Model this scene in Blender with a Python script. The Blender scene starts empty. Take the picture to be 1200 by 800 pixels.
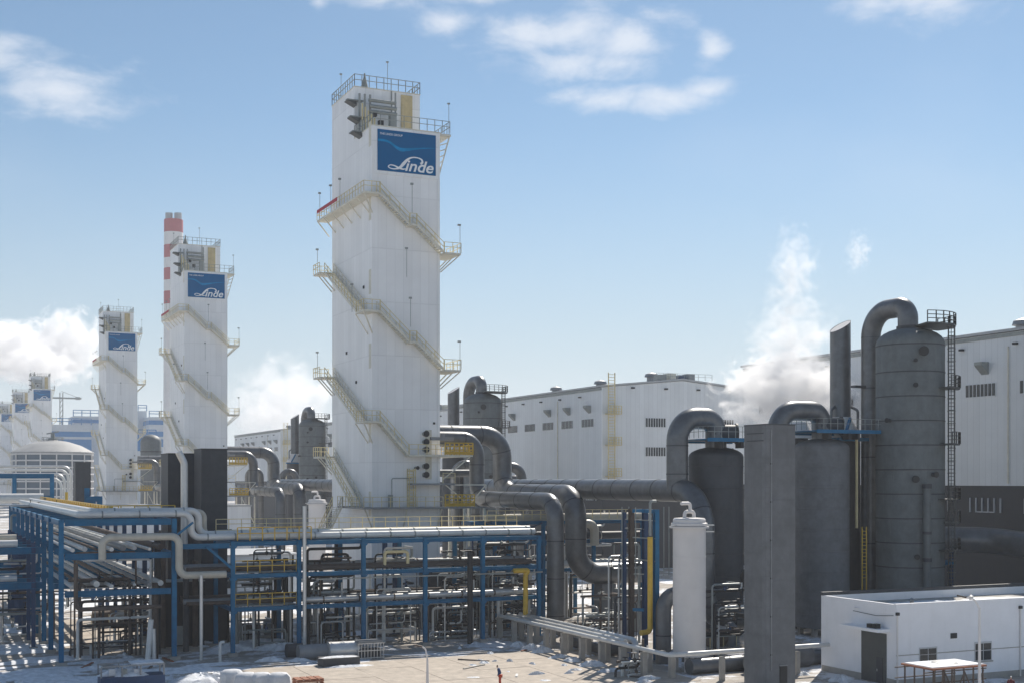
import bpy, bmesh, math, random
from mathutils import Vector, Matrix
random.seed(7)
R = math.radians
scene = bpy.context.scene

# ------------------------------------------------------------------ camera
CAM_H, FPX, HOR = 17.5, 1520.0, 561.0
YAW = R(24.7)
SN, CS = math.sin(YAW), math.cos(YAW)
cam = bpy.data.cameras.new('camera'); cam_o = bpy.data.objects.new('camera', cam)
scene.collection.objects.link(cam_o); scene.camera = cam_o
cam.sensor_width = 36.0; cam.lens = 36.0 * FPX / 1200.0
cam.shift_y = (HOR - 400.0) / 1200.0
cam.clip_start = 0.5; cam.clip_end = 20000
cam_o.location = (0, 0, CAM_H); cam_o.rotation_euler = (R(90), 0, -YAW)

# ------------------------------------------------------------------ sky and sun
SUN_AZ, SUN_EL = R(45), R(43)          # azimuth from +Y towards +X
SKY_STRENGTH = 0.094
world = bpy.data.worlds.new('World'); scene.world = world; world.use_nodes = True
wt = world.node_tree; wt.nodes.clear()
def wn(t, **k):
    n = wt.nodes.new(t)
    for a, b in k.items(): setattr(n, a, b)
    return n
def wmath(op, a, b=None, c=None, clamp=False):
    n = wn('ShaderNodeMath', operation=op); n.use_clamp = clamp
    for i, v in enumerate((a, b, c)):
        if v is None: continue
        if isinstance(v, (int, float)): n.inputs[i].default_value = v
        else: wt.links.new(v, n.inputs[i])
    return n.outputs[0]
sky = wn('ShaderNodeTexSky', sky_type='NISHITA'); sky.sun_disc = False
sky.sun_elevation = SUN_EL; sky.sun_rotation = SUN_AZ
sky.altitude = 1100; sky.air_density = 1.0; sky.dust_density = 0.3; sky.ozone_density = 1.6
tc = wn('ShaderNodeTexCoord')
sep = wn('ShaderNodeSeparateXYZ'); wt.links.new(tc.outputs['Generated'], sep.inputs[0])
az = wmath('ARCTAN2', sep.outputs[0], sep.outputs[1])
el = wmath('ARCSINE', sep.outputs[2])
comb = wn('ShaderNodeCombineXYZ'); wt.links.new(az, comb.inputs[0]); wt.links.new(wmath('MULTIPLY', el, 2.1), comb.inputs[1])
nz = wn('ShaderNodeTexNoise'); nz.inputs['Scale'].default_value = 16; nz.inputs['Detail'].default_value = 9; nz.inputs['Roughness'].default_value = 0.58
nz.inputs['Distortion'].default_value = 0.25
wt.links.new(comb.outputs[0], nz.inputs['Vector'])
nz2 = wn('ShaderNodeTexNoise'); nz2.inputs['Scale'].default_value = 3.1; nz2.inputs['Detail'].default_value = 3
wt.links.new(comb.outputs[0], nz2.inputs['Vector'])
# cloud banks: azimuth, elevation, half widths in degrees
CLOUDS = [(5.4, 16.0, 3.6, 1.5), (2.6, 16.9, 3.0, 1.2), (18.2, 20.5, 3.4, 1.0), (22.5, 20.6, 3.4, 0.7), (22.0, 19.4, 1.6, 0.8), (25.4, 18.7, 3.2, 1.4), (27.6, 19.0, 3.0, 1.7), (29.8, 18.5, 2.6, 1.5), (26.8, 17.8, 2.8, 0.9), (29.6, 17.7, 2.2, 0.8),
          (31.6, 16.2, 3.2, 0.75), (29.0, 16.3, 2.2, 0.7), (33.2, 16.5, 1.8, 0.6), (42.6, 19.5, 3.6, 1.1), (45.6, 20.0, 3.6, 1.0), (33.4, 18.0, 0.9, 0.9), (16.2, 20.0, 0.8, 0.6), (60, 21, 6, 2), (-14, 19, 6, 2), (80, 30, 9, 4), (130, 24, 9, 3), (-60, 22, 8, 3), (-120, 28, 9, 3), (180, 20, 8, 2.5)]
best = None
for (a0, e0, wa, we) in CLOUDS:
    u = wmath('MULTIPLY', wmath('SUBTRACT', az, R(a0)), 1 / R(wa)); v = wmath('MULTIPLY', wmath('SUBTRACT', el, R(e0)), 1 / R(we))
    m = wmath('SUBTRACT', 1.0, wmath('SQRT', wmath('ADD', wmath('MULTIPLY', u, u), wmath('MULTIPLY', v, v))))
    best = m if best is None else wmath('MAXIMUM', best, m)
best = wmath('MAXIMUM', best, -0.9)
shape = wmath('ADD', wmath('MULTIPLY', wmath('ADD', best, 0.06), 1.0), wmath('MULTIPLY', wmath('SUBTRACT', nz.outputs['Fac'], 0.5), 2.9))
rampn = wn('ShaderNodeMapRange', interpolation_type='SMOOTHSTEP')
rampn.inputs['From Min'].default_value = -0.05; rampn.inputs['From Max'].default_value = 1.25
wt.links.new(shape, rampn.inputs['Value'])
wisp = wn('ShaderNodeMapRange', interpolation_type='SMOOTHSTEP'); wisp.inputs['From Min'].default_value = 0.5; wisp.inputs['From Max'].default_value = 0.85
wt.links.new(nz2.outputs['Fac'], wisp.inputs['Value'])
cfac = wmath('ADD', wmath('MULTIPLY', rampn.outputs[0], 0.74), wmath('MULTIPLY', wisp.outputs[0], 0.12), clamp=True)
cmix = wn('ShaderNodeMix', data_type='RGBA')
wt.links.new(cfac, cmix.inputs['Factor'])
tint = wn('ShaderNodeMix', data_type='RGBA', blend_type='MULTIPLY'); tint.inputs['Factor'].default_value = 1.0   # cool white balance of the sky
wt.links.new(sky.outputs[0], tint.inputs['A']); tint.inputs['B'].default_value = (0.655, 0.76, 0.755, 1)
hzr = wn('ShaderNodeMapRange', interpolation_type='SMOOTHSTEP'); hzr.inputs['From Min'].default_value = 0.0; hzr.inputs['From Max'].default_value = 0.29; hzr.inputs['To Min'].default_value = 0.92; hzr.inputs['To Max'].default_value = 0.0
wt.links.new(el, hzr.inputs['Value'])
hmix = wn('ShaderNodeMix', data_type='RGBA'); wt.links.new(hzr.outputs[0], hmix.inputs['Factor'])      # dusty air low over the plain
wt.links.new(tint.outputs['Result'], hmix.inputs['A']); hmix.inputs['B'].default_value = (3.65, 4.3, 4.8, 1)
wt.links.new(hmix.outputs['Result'], cmix.inputs['A'])
cmix.inputs['B'].default_value = (6.6, 6.9, 7.4, 1)
bg = wn('ShaderNodeBackground'); bg.inputs['Strength'].default_value = SKY_STRENGTH
wt.links.new(cmix.outputs['Result'], bg.inputs['Color'])
wo = wn('ShaderNodeOutputWorld'); wt.links.new(bg.outputs[0], wo.inputs['Surface'])

sun = bpy.data.lights.new('sun', 'SUN'); sun.energy = 4.4; sun.angle = R(0.55); sun.color = (1.0, 0.93, 0.83)
sun_o = bpy.data.objects.new('sun', sun); scene.collection.objects.link(sun_o)
to_sun = Vector((math.sin(SUN_AZ) * math.cos(SUN_EL), math.cos(SUN_AZ) * math.cos(SUN_EL), math.sin(SUN_EL)))
sun_o.rotation_euler = to_sun.to_track_quat('Z', 'Y').to_euler(); sun_o.location = (0, 0, 300)

scene.view_settings.view_transform = 'Standard'; scene.view_settings.look = 'None'
scene.view_settings.exposure = 0.48; scene.view_settings.gamma = 1.0
try: scene.view_settings.use_curve_mapping = False
except Exception: pass
scene.render.engine = 'CYCLES'
scene.cycles.use_denoising = True
scene.cycles.max_bounces = 6; scene.cycles.volume_bounces = 5; scene.cycles.volume_step_rate = 2.0; scene.cycles.volume_max_steps = 256; scene.cycles.transparent_max_bounces = 12

# ------------------------------------------------------------------ survey helpers (photo column -> world X on a line of known Y)
def WX(px, Y):
    k = (px + 98.0) * CS / FPX
    return k * CS * Y / (1 - k * SN)
def DEP(x, y): return SN * x + CS * y
def WZ(py, x, y): return CAM_H + (HOR - py) * DEP(x, y) / FPX

# ------------------------------------------------------------------ materials
MATS = {}
def material(name, col, rough=0.6, metal=0.0, var=0.12, scale=0.6, streak=0.0, streak_col=(0.25, 0.2, 0.15), seam=0.0, seam_w=0.9, seam_h=0.0, bump=0.0, spec=0.5, bscale=None):
    if name in MATS: return MATS[name]
    m = bpy.data.materials.new(name); m.use_nodes = True; nt = m.node_tree
    b = nt.nodes['Principled BSDF']
    b.inputs['Roughness'].default_value = rough; b.inputs['Metallic'].default_value = metal
    b.inputs['Specular IOR Level'].default_value = spec
    def N(t, **k):
        n = nt.nodes.new(t)
        for a, v in k.items(): setattr(n, a, v)
        return n
    def M(op, a, b2=None):
        n = N('ShaderNodeMath', operation=op)
        for i, v in enumerate((a, b2)):
            if v is None: continue
            if isinstance(v, (int, float)): n.inputs[i].default_value = v
            else: nt.links.new(v, n.inputs[i])
        return n.outputs[0]
    geo = N('ShaderNodeNewGeometry')
    noise = N('ShaderNodeTexNoise'); noise.inputs['Scale'].default_value = scale; noise.inputs['Detail'].default_value = 8; noise.inputs['Roughness'].default_value = 0.65
    nt.links.new(geo.outputs['Position'], noise.inputs['Vector'])
    mix = N('ShaderNodeMix', data_type='RGBA')
    mr = N('ShaderNodeMapRange'); mr.inputs['From Min'].default_value = 0.3; mr.inputs['From Max'].default_value = 0.7
    nt.links.new(noise.outputs['Fac'], mr.inputs['Value']); nt.links.new(mr.outputs[0], mix.inputs['Factor'])
    lo = [max(0, c * (1 - var)) for c in col]; hi = [min(1, c * (1 + var)) for c in col]
    mix.inputs['A'].default_value = (*lo, 1); mix.inputs['B'].default_value = (*hi, 1)
    out = mix.outputs['Result']
    sepn = N('ShaderNodeSeparateXYZ'); nt.links.new(geo.outputs['Position'], sepn.inputs[0])
    hcoord = M('ADD', sepn.outputs[0], M('MULTIPLY', sepn.outputs[1], 1.0))
    if streak > 0:
        cb = N('ShaderNodeCombineXYZ'); nt.links.new(M('MULTIPLY', hcoord, 1.6), cb.inputs[0]); nt.links.new(M('MULTIPLY', sepn.outputs[2], 0.09), cb.inputs[1])
        n2 = N('ShaderNodeTexNoise'); n2.inputs['Scale'].default_value = 1.0; n2.inputs['Detail'].default_value = 7; n2.inputs['Roughness'].default_value = 0.7
        nt.links.new(cb.outputs[0], n2.inputs['Vector'])
        m2 = N('ShaderNodeMapRange', interpolation_type='SMOOTHSTEP'); m2.inputs['From Min'].default_value = 0.5; m2.inputs['From Max'].default_value = 0.85
        m2.inputs['To Max'].default_value = streak
        nt.links.new(n2.outputs['Fac'], m2.inputs['Value'])
        mx = N('ShaderNodeMix', data_type='RGBA'); nt.links.new(m2.outputs[0], mx.inputs['Factor']); nt.links.new(out, mx.inputs['A']); mx.inputs['B'].default_value = (*streak_col, 1)
        out = mx.outputs['Result']
    height = None
    if seam > 0:
        fr = M('FRACT', M('MULTIPLY', hcoord, 1 / seam_w)); s = M('LESS_THAN', fr, 0.07)
        if seam_h > 0:
            s = M('MAXIMUM', s, M('LESS_THAN', M('FRACT', M('MULTIPLY', sepn.outputs[2], 1 / seam_h)), 0.02))
        mx = N('ShaderNodeMix', data_type='RGBA'); nt.links.new(M('MULTIPLY', s, seam), mx.inputs['Factor']); nt.links.new(out, mx.inputs['A'])
        mx.inputs['B'].default_value = (*[c * 0.55 for c in col], 1); out = mx.outputs['Result']
        # each sheet a hair lighter or darker than the next
        wn_ = N('ShaderNodeTexWhiteNoise', noise_dimensions='2D'); cb = N('ShaderNodeCombineXYZ')
        nt.links.new(M('FLOOR', M('MULTIPLY', hcoord, 1 / seam_w)), cb.inputs[0])
        if seam_h > 0: nt.links.new(M('FLOOR', M('MULTIPLY', sepn.outputs[2], 1 / seam_h)), cb.inputs[1])
        nt.links.new(cb.outputs[0], wn_.inputs['Vector'])
        hs = N('ShaderNodeHueSaturation'); nt.links.new(out, hs.inputs['Color']); nt.links.new(M('ADD', 0.96, M('MULTIPLY', wn_.outputs['Value'], 0.08)), hs.inputs['Value'])
        out = hs.outputs['Color']; height = M('SUBTRACT', 1.0, s)
    nt.links.new(out, b.inputs['Base Color'])
    rr = M('ADD', rough - 0.06, M('MULTIPLY', noise.outputs['Fac'], 0.12)); nt.links.new(rr, b.inputs['Roughness'])
    if bump > 0:
        bp = N('ShaderNodeBump'); bp.inputs['Strength'].default_value = bump; bp.inputs['Distance'].default_value = 0.06
        if bscale:
            n3 = N('ShaderNodeTexNoise'); n3.inputs['Scale'].default_value = bscale; n3.inputs['Detail'].default_value = 6
            nt.links.new(geo.outputs['Position'], n3.inputs['Vector']); nt.links.new(n3.outputs['Fac'], bp.inputs['Height'])
        else: nt.links.new(height if height is not None else noise.outputs['Fac'], bp.inputs['Height'])
        nt.links.new(bp.outputs[0], b.inputs['Normal'])
    MATS[name] = m; return m
material('white_clad', (0.89, 0.89, 0.885), 0.5, 0, 0.04, 0.25, 0.2, (0.6, 0.56, 0.51), 0.2, 1.1, 6.5, 0.25)
material('hall_clad', (0.74, 0.76, 0.77), 0.5, 0, 0.05, 0.2, 0.25, (0.56, 0.55, 0.52), 0.3, 1.0, 0, 0.25)
material('hall_dark', (0.035, 0.038, 0.045), 0.6, 0, 0.15, 0.3, 0, (0, 0, 0), 0.3, 1.0, 0, 0.2)
material('tank_roof', (0.40, 0.40, 0.395), 0.7, 0, 0.12, 0.3, 0.3, (0.35, 0.33, 0.3))
material('roof_sheet', (0.42, 0.43, 0.44), 0.5, 0.2, 0.1, 0.3)
material('grey_clad', (0.135, 0.142, 0.15), 0.36, 0.4, 0.26, 0.8, 0.4, (0.2, 0.2, 0.2), 0, 1, 0, 0.15, bscale=1.5)
material('vessel_grey', (0.13, 0.145, 0.147), 0.6, 0.05, 0.2, 0.9, 0.7, (0.25, 0.27, 0.255), 0, 1, 0, 0.1, bscale=1.2)
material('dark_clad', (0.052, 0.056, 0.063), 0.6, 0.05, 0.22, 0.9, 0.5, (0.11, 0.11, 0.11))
material('black', (0.018, 0.019, 0.021), 0.6, 0, 0.2)
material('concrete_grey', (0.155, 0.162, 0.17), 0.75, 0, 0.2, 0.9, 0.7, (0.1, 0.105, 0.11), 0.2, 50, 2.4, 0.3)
material('blue_steel', (0.008, 0.135, 0.275), 0.5, 0.0, 0.2, 1.2, 0.3, (0.015, 0.045, 0.10), spec=0.3)
material('dark_blue', (0.012, 0.05, 0.13), 0.5, 0, 0.2, 1.2)
material('sign_blue', (0.002, 0.12, 0.30), 0.8, 0, 0.06, 0.4, spec=0.05)
material('swoosh_blue', (0.0, 0.25, 0.52), 0.8, 0, 0.25, 0.8, spec=0.05)
material('letter_white', (0.85, 0.87, 0.88), 0.4, 0, 0.02)
material('yellow', (0.62, 0.40, 0.045), 0.5, 0, 0.15, 1.5, 0.2, (0.3, 0.2, 0.08))
material('cream_steel', (0.70, 0.67, 0.57), 0.55, 0, 0.14, 1.0, 0.3, (0.32, 0.25, 0.15))
material('cream_yellow', (0.68, 0.58, 0.33), 0.55, 0, 0.14, 1.0, 0.25, (0.35, 0.26, 0.12))
material('pale_duct', (0.58, 0.47, 0.26), 0.6, 0, 0.2, 0.8, 0.6, (0.68, 0.64, 0.55))
material('rail_grey', (0.28, 0.30, 0.29), 0.5, 0.2, 0.15, 1)
material('dark_steel', (0.085, 0.092, 0.09), 0.5, 0.2, 0.15, 1)
material('tank_blue', (0.15, 0.19, 0.23), 0.5, 0.1, 0.1, 0.3)
material('steel_grey', (0.25, 0.26, 0.27), 0.5, 0.3, 0.15, 1)
material('silver', (0.62, 0.62, 0.61), 0.38, 0.55, 0.12, 0.9, 0.2, (0.35, 0.33, 0.3))
material('pale_pipe', (0.66, 0.66, 0.64), 0.45, 0.1, 0.1, 0.9, 0.25, (0.35, 0.33, 0.3))
material('tan_pipe', (0.50, 0.47, 0.40), 0.5, 0.1, 0.12, 0.9, 0.2, (0.3, 0.26, 0.2))
material('rusty', (0.11, 0.085, 0.07), 0.75, 0.1, 0.3, 1.4, 0.4, (0.2, 0.12, 0.07))
material('silo_white', (0.70, 0.67, 0.65), 0.45, 0, 0.05, 0.6, 0.15, (0.45, 0.4, 0.36))
material('plaster', (0.87, 0.87, 0.885), 0.8, 0, 0.04, 0.7, 0.2, (0.45, 0.44, 0.43), 0, 1, 0, 0.1, bscale=3)
material('concrete', (0.36, 0.34, 0.31), 0.85, 0, 0.15, 0.8, 0.2, (0.2, 0.18, 0.16), 0, 1, 0, 0.2, bscale=4)
material('glass_dark', (0.02, 0.026, 0.032), 0.12, 0, 0.1)
material('win_frame', (0.55, 0.56, 0.57), 0.5, 0, 0.05)
material('chimney_red', (0.40, 0.07, 0.09), 0.6, 0, 0.1)
material('chimney_white', (0.72, 0.71, 0.70), 0.7, 0, 0.06, 0.2)
material('bld_blue', (0.008, 0.16, 0.40), 0.5, 0, 0.1)
material('bld_pale', (0.48, 0.53, 0.58), 0.6, 0, 0.08)
material('red_banner', (0.42, 0.025, 0.04), 0.6, 0, 0.2, 3)
material('wood_red', (0.30, 0.12, 0.065), 0.8, 0, 0.25, 2)
material('bag_white', (0.62, 0.63, 0.65), 0.9, 0, 0.12, 2, 0, (0, 0, 0), 0, 1, 0, 0.5, bscale=5)
material('snow', (0.70, 0.72, 0.75), 0.8, 0, 0.26, 1.6, 0, (0, 0, 0), 0, 1, 0, 0.6, bscale=6)
material('jacket_blue', (0.03, 0.06, 0.16), 0.85, 0, 0.15, 8)
material('jacket_red', (0.13, 0.02, 0.025), 0.85, 0, 0.15, 8)
material('trouser_red', (0.45, 0.06, 0.03), 0.85, 0, 0.15, 8)
material('trouser_dark', (0.02, 0.022, 0.03), 0.85, 0, 0.15, 8)
material('skin', (0.42, 0.25, 0.17), 0.6, 0, 0.05, 8)
material('hair_dark', (0.02, 0.017, 0.015), 0.7, 0, 0.1, 8)
material('helmet_white', (0.75, 0.75, 0.73), 0.35, 0, 0.03, 8)

# ------------------------------------------------------------------ mesh builder
C = scene.collection
BASE = {}
class MB:
    def __init__(s): s.v = []; s.f = []
    def add(s, vs, fs):
        o = len(s.v); s.v += [tuple(p) for p in vs]; s.f += [tuple(i + o for i in q) for q in fs]
    def box(s, a, b):
        x0, y0, z0 = a; x1, y1, z1 = b
        s.add([(x0,y0,z0),(x1,y0,z0),(x1,y1,z0),(x0,y1,z0),(x0,y0,z1),(x1,y0,z1),(x1,y1,z1),(x0,y1,z1)],
              [(3,2,1,0),(4,5,6,7),(0,1,5,4),(1,2,6,5),(2,3,7,6),(3,0,4,7)]); return s
    def bar(s, p, q, w, h=None, up=(0, 0, 1)):
        h = h or w; p = Vector(p); q = Vector(q); d = (q - p)
        if d.length < 1e-6: return s
        d.normalize(); u = Vector(up)
        if abs(d.dot(u)) > 0.98: u = Vector((0, 1, 0))
        sd = d.cross(u).normalized(); up2 = sd.cross(d).normalized()
        vs = []
        for e in (p, q):
            for i, j in ((-1,-1),(1,-1),(1,1),(-1,1)): vs.append(e + sd * (w/2*i) + up2 * (h/2*j))
        s.add(vs, [(0,1,2,3),(7,6,5,4),(0,4,5,1),(1,5,6,2),(2,6,7,3),(3,7,4,0)]); return s
    def hbeam(s, p, q, w, h=None, t=0.035):
        h = h or w; p = Vector(p); q = Vector(q); d = (q - p).normalized()
        u = Vector((0, 0, 1)) if abs(d.z) < 0.9 else Vector((0, 1, 0))
        sd = d.cross(u).normalized(); up2 = sd.cross(d).normalized()
        o = up2 * (h/2 - t/2)
        s.bar(p + o, q + o, w, t, u); s.bar(p - o, q - o, w, t, u); s.bar(p, q, t, h - 2*t, u); return s
    def tube(s, pts, r, n=14, caps=True, closed=False):
        pts = [Vector(p) for p in pts]; rs = r if isinstance(r, (list, tuple)) else [r] * len(pts)
        t0 = (pts[1] - pts[0]).normalized(); ref = Vector((0, 0, 1)) if abs(t0.z) < 0.9 else Vector((1, 0, 0))
        nrm = t0.cross(ref).normalized(); vs = []; prev = t0
        for i, p in enumerate(pts):
            if i == 0: t = t0
            elif i == len(pts) - 1: t = (pts[i] - pts[i-1]).normalized()
            else: t = ((pts[i] - pts[i-1]).normalized() + (pts[i+1] - pts[i]).normalized()).normalized()
            if i: nrm = prev.rotation_difference(t) @ nrm
            prev = t; bn = t.cross(nrm).normalized()
            for k in range(n):
                a = 2 * math.pi * k / n; vs.append(p + (nrm * math.cos(a) + bn * math.sin(a)) * rs[i])
        fs = []
        for i in range(len(pts) - 1):
            for k in range(n): fs.append((i*n+k, i*n+(k+1)%n, (i+1)*n+(k+1)%n, (i+1)*n+k))
        if caps: fs.append(tuple(range(n-1, -1, -1))); fs.append(tuple((len(pts)-1)*n + k for k in range(n)))
        s.add(vs, fs); return s
    def lathe(s, prof, c, n=32):
        vs = []; fs = []; cx, cy, cz = c
        for (r, z) in prof:
            for k in range(n):
                a = 2*math.pi*k/n; vs.append((cx + max(r, 1e-4)*math.cos(a), cy + max(r, 1e-4)*math.sin(a), cz + z))
        for i in range(len(prof) - 1):
            for k in range(n): fs.append((i*n+k, i*n+(k+1)%n, (i+1)*n+(k+1)%n, (i+1)*n+k))
        fs.append(tuple(range(n-1, -1, -1))); fs.append(tuple((len(prof)-1)*n + k for k in range(n)))
        s.add(vs, fs); return s
    def build(s, name, mat, parent=None, smooth=True):
        me = bpy.data.meshes.new(name); off = BASE.get(parent.name, Vector((0,0,0))) if parent else Vector((0,0,0))
        me.from_pydata([(p[0]-off.x, p[1]-off.y, p[2]-off.z) for p in s.v], [], s.f)
        me.materials.append(MATS[mat])
        if smooth:
            me.polygons.foreach_set('use_smooth', [True] * len(me.polygons)); me.set_sharp_from_angle(angle=R(38))
        me.update()
        o = bpy.data.objects.new(name, me); C.objects.link(o)
        if parent: o.parent = parent; BASE[o.name] = off
        return o
    def thing(s, name, mat, label, cat, group=None, kind=None):
        # one-mesh thing, its origin at the foot of its middle
        xs = [p[0] for p in s.v]; ys = [p[1] for p in s.v]; zs = [p[2] for p in s.v]
        b = Vector(((min(xs)+max(xs))/2, (min(ys)+max(ys))/2, min(zs)))
        me_v = s.v; s.v = [(p[0]-b.x, p[1]-b.y, p[2]-b.z) for p in me_v]
        o = s.build(name, mat); o.location = b; BASE[o.name] = b
        tag(o, label, cat, group, kind); return o
def tag(o, label=None, cat=None, group=None, kind=None):
    if label: o['label'] = label
    if cat: o['category'] = cat
    if group: o['group'] = group
    if kind: o['kind'] = kind
    return o
def thing(name, loc, label, cat, group=None):
    o = bpy.data.objects.new(name, None); C.objects.link(o); o.location = loc; BASE[o.name] = Vector(loc); o.empty_display_size = 0.5
    return tag(o, label, cat, group)
def copy_tree(o, loc=None, label=None, parent=None):
    c = o.copy(); C.objects.link(c); c.parent = parent
    if loc is not None: c.location = loc
    if label: c['label'] = label
    for ch in list(o.children): copy_tree(ch, None, None, c)
    return c
def shift(o, dy, label, dx=0): return copy_tree(o, o.location + Vector((dx, dy, 0)), label)
def bends(pts, r, seg=7):
    pts = [Vector(p) for p in pts]; out = [pts[0]]
    for i in range(1, len(pts) - 1):
        a, b, c = pts[i-1], pts[i], pts[i+1]; d0 = (a - b); d1 = (c - b)
        ang = d0.angle(d1)
        if ang > math.pi - 0.02: out.append(b); continue
        t = min(r / math.tan(ang / 2), d0.length * 0.49, d1.length * 0.49); rr = t * math.tan(ang / 2)
        d0.normalize(); d1.normalize(); p0 = b + d0 * t; p1 = b + d1 * t
        cen = b + (d0 + d1).normalized() * (rr / math.sin(ang / 2)); v0 = p0 - cen; v1 = p1 - cen; th = v0.angle(v1); ax = v0.cross(v1).normalized()
        for k in range(seg + 1): out.append(cen + Matrix.Rotation(th * k / seg, 3, ax) @ v0)
    out.append(pts[-1]); return out
def pipe(name, pts, r, mat, label, cat='pipe', bend=None, group=None, n=16, band=0, flange=None, seg=7):
    path = bends(pts, bend or r * 2.2, seg)
    o = MB().tube(path, r, n).thing(name, mat, label, cat, group)
    if band:      # lagging joints: raised bands round the pipe
        acc = 0.0
        for i in range(len(path) - 1):
            L = (path[i+1] - path[i]).length; d = (path[i+1] - path[i]).normalized()
            while acc < L:
                p = path[i] + d * acc
                MB().tube([p - d * 0.06, p + d * 0.06], r * 1.025, n).build('band', mat if flange is None else flange, o)
                acc += band
            acc -= L
    return o
def railing(mb, pts, h=1.1, step=1.2, w=0.06, rails=(1.0, 0.55), closed=False):
    pts = [Vector(p) for p in pts]
    if closed: pts = pts + [pts[0]]
    for a, b in zip(pts[:-1], pts[1:]):
        L = (b - a).length; k = max(1, int(L / step + 0.5))
        for i in range(k + 1):
            p = a.lerp(b, i / k); mb.bar(p, p + Vector((0, 0, h)), w)
        for f in rails:
            o = Vector((0, 0, h * f)); mb.bar(a + o, b + o, w * 0.9)
    return mb

# ------------------------------------------------------------------ ground
def ground_material():
    m = bpy.data.materials.new('yard_ground'); m.use_nodes = True; nt = m.node_tree; b = nt.nodes['Principled BSDF']; b.inputs['Roughness'].default_value = 0.9
    L = nt.links.new
    geo = nt.nodes.new('ShaderNodeNewGeometry')
    def noise(sc, det=8, ro=0.65, dist=0.0):
        n = nt.nodes.new('ShaderNodeTexNoise'); n.inputs['Scale'].default_value = sc; n.inputs['Detail'].default_value = det; n.inputs['Roughness'].default_value = ro; n.inputs['Distortion'].default_value = dist
        L(geo.outputs['Position'], n.inputs['Vector']); return n.outputs['Fac']
    def rng(v, a, b2, lo=0.0, hi=1.0):
        n = nt.nodes.new('ShaderNodeMapRange'); n.interpolation_type = 'SMOOTHSTEP'
        for k, x in zip(('From Min', 'From Max', 'To Min', 'To Max'), (a, b2, lo, hi)): n.inputs[k].default_value = x
        L(v, n.inputs['Value']); return n.outputs[0]
    def mixc(f, a, c):
        n = nt.nodes.new('ShaderNodeMix'); n.data_type = 'RGBA'; L(f, n.inputs['Factor'])
        for k, x in (('A', a), ('B', c)):
            if isinstance(x, tuple): n.inputs[k].default_value = (*x, 1)
            else: L(x, n.inputs[k])
        return n.outputs['Result']
    base = mixc(rng(noise(0.35), 0.3, 0.7), (0.31, 0.28, 0.245), (0.43, 0.385, 0.335))
    base = mixc(rng(noise(0.09, 6), 0.42, 0.62, 0, 0.6), base, (0.30, 0.27, 0.235))
    base = mixc(rng(noise(0.55, 10, 0.75, 0.6), 0.60, 0.70, 0, 0.75), base, (0.10, 0.09, 0.08))
    mp = nt.nodes.new('ShaderNodeMapping'); mp.inputs['Scale'].default_value = (0.03, 1.1, 1); mp.inputs['Rotation'].default_value = (0, 0, 0.12); L(geo.outputs['Position'], mp.inputs['Vector'])
    tn = nt.nodes.new('ShaderNodeTexNoise'); tn.inputs['Scale'].default_value = 1.0; tn.inputs['Detail'].default_value = 4; L(mp.outputs[0], tn.inputs['Vector'])
    base = mixc(rng(tn.outputs['Fac'], 0.56, 0.68, 0, 0.55), base, (0.16, 0.145, 0.125))
    sm = rng(noise(0.13, 10, 0.78, 0.3), 0.49, 0.56)
    base = mixc(sm, base, (0.74, 0.76, 0.80))
    fine = rng(noise(2.2, 6), 0.4, 0.75, 0, 0.25); base = mixc(fine, base, (0.22, 0.2, 0.18))
    L(base, b.inputs['Base Color'])
    bp = nt.nodes.new('ShaderNodeBump'); bp.inputs['Strength'].default_value = 0.5; bp.inputs['Distance'].default_value = 0.1
    L(noise(1.3, 10, 0.7), bp.inputs['Height']); L(bp.outputs[0], b.inputs['Normal'])
    MATS['yard_ground'] = m
ground_material()
g = MB(); S = 3400
g.add([(-S, -S, 0), (S, -S, 0), (S, S, 0), (-S, S, 0)], [(0, 1, 2, 3)])
tag(g.build('ground', 'yard_ground'), kind='structure')

# concrete yard slabs in the foreground
yard = thing('yard_pavement', (40, 100, 0), None, None); tag(yard, kind='structure')
material('slab', (0.43, 0.375, 0.315), 0.9, 0, 0.24, 0.9, 0.5, (0.2, 0.18, 0.155), 0, 1, 0, 0.25, bscale=3)
for i in range(8):
    for j in range(5):
        x0 = 22 + i * 5.0; y0 = 95.5 + j * 4.6
        if x0 > 57: continue
        MB().box((x0, y0, -0.1), (x0 + 4.95, y0 + 4.55, 0.03 + 0.006 * ((i * 7 + j * 5) % 3))).build('slab', 'slab', yard)

for i in range(3):
    for j in range(8):
        x0 = 13.4 + i * 4.6; y0 = 133.5 + j * 4.6
        MB().box((x0, y0, -0.1), (x0 + 4.55, y0 + 4.55, 0.03 + 0.006 * ((i * 7 + j * 5) % 3))).build('slab', 'slab', yard)
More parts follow.
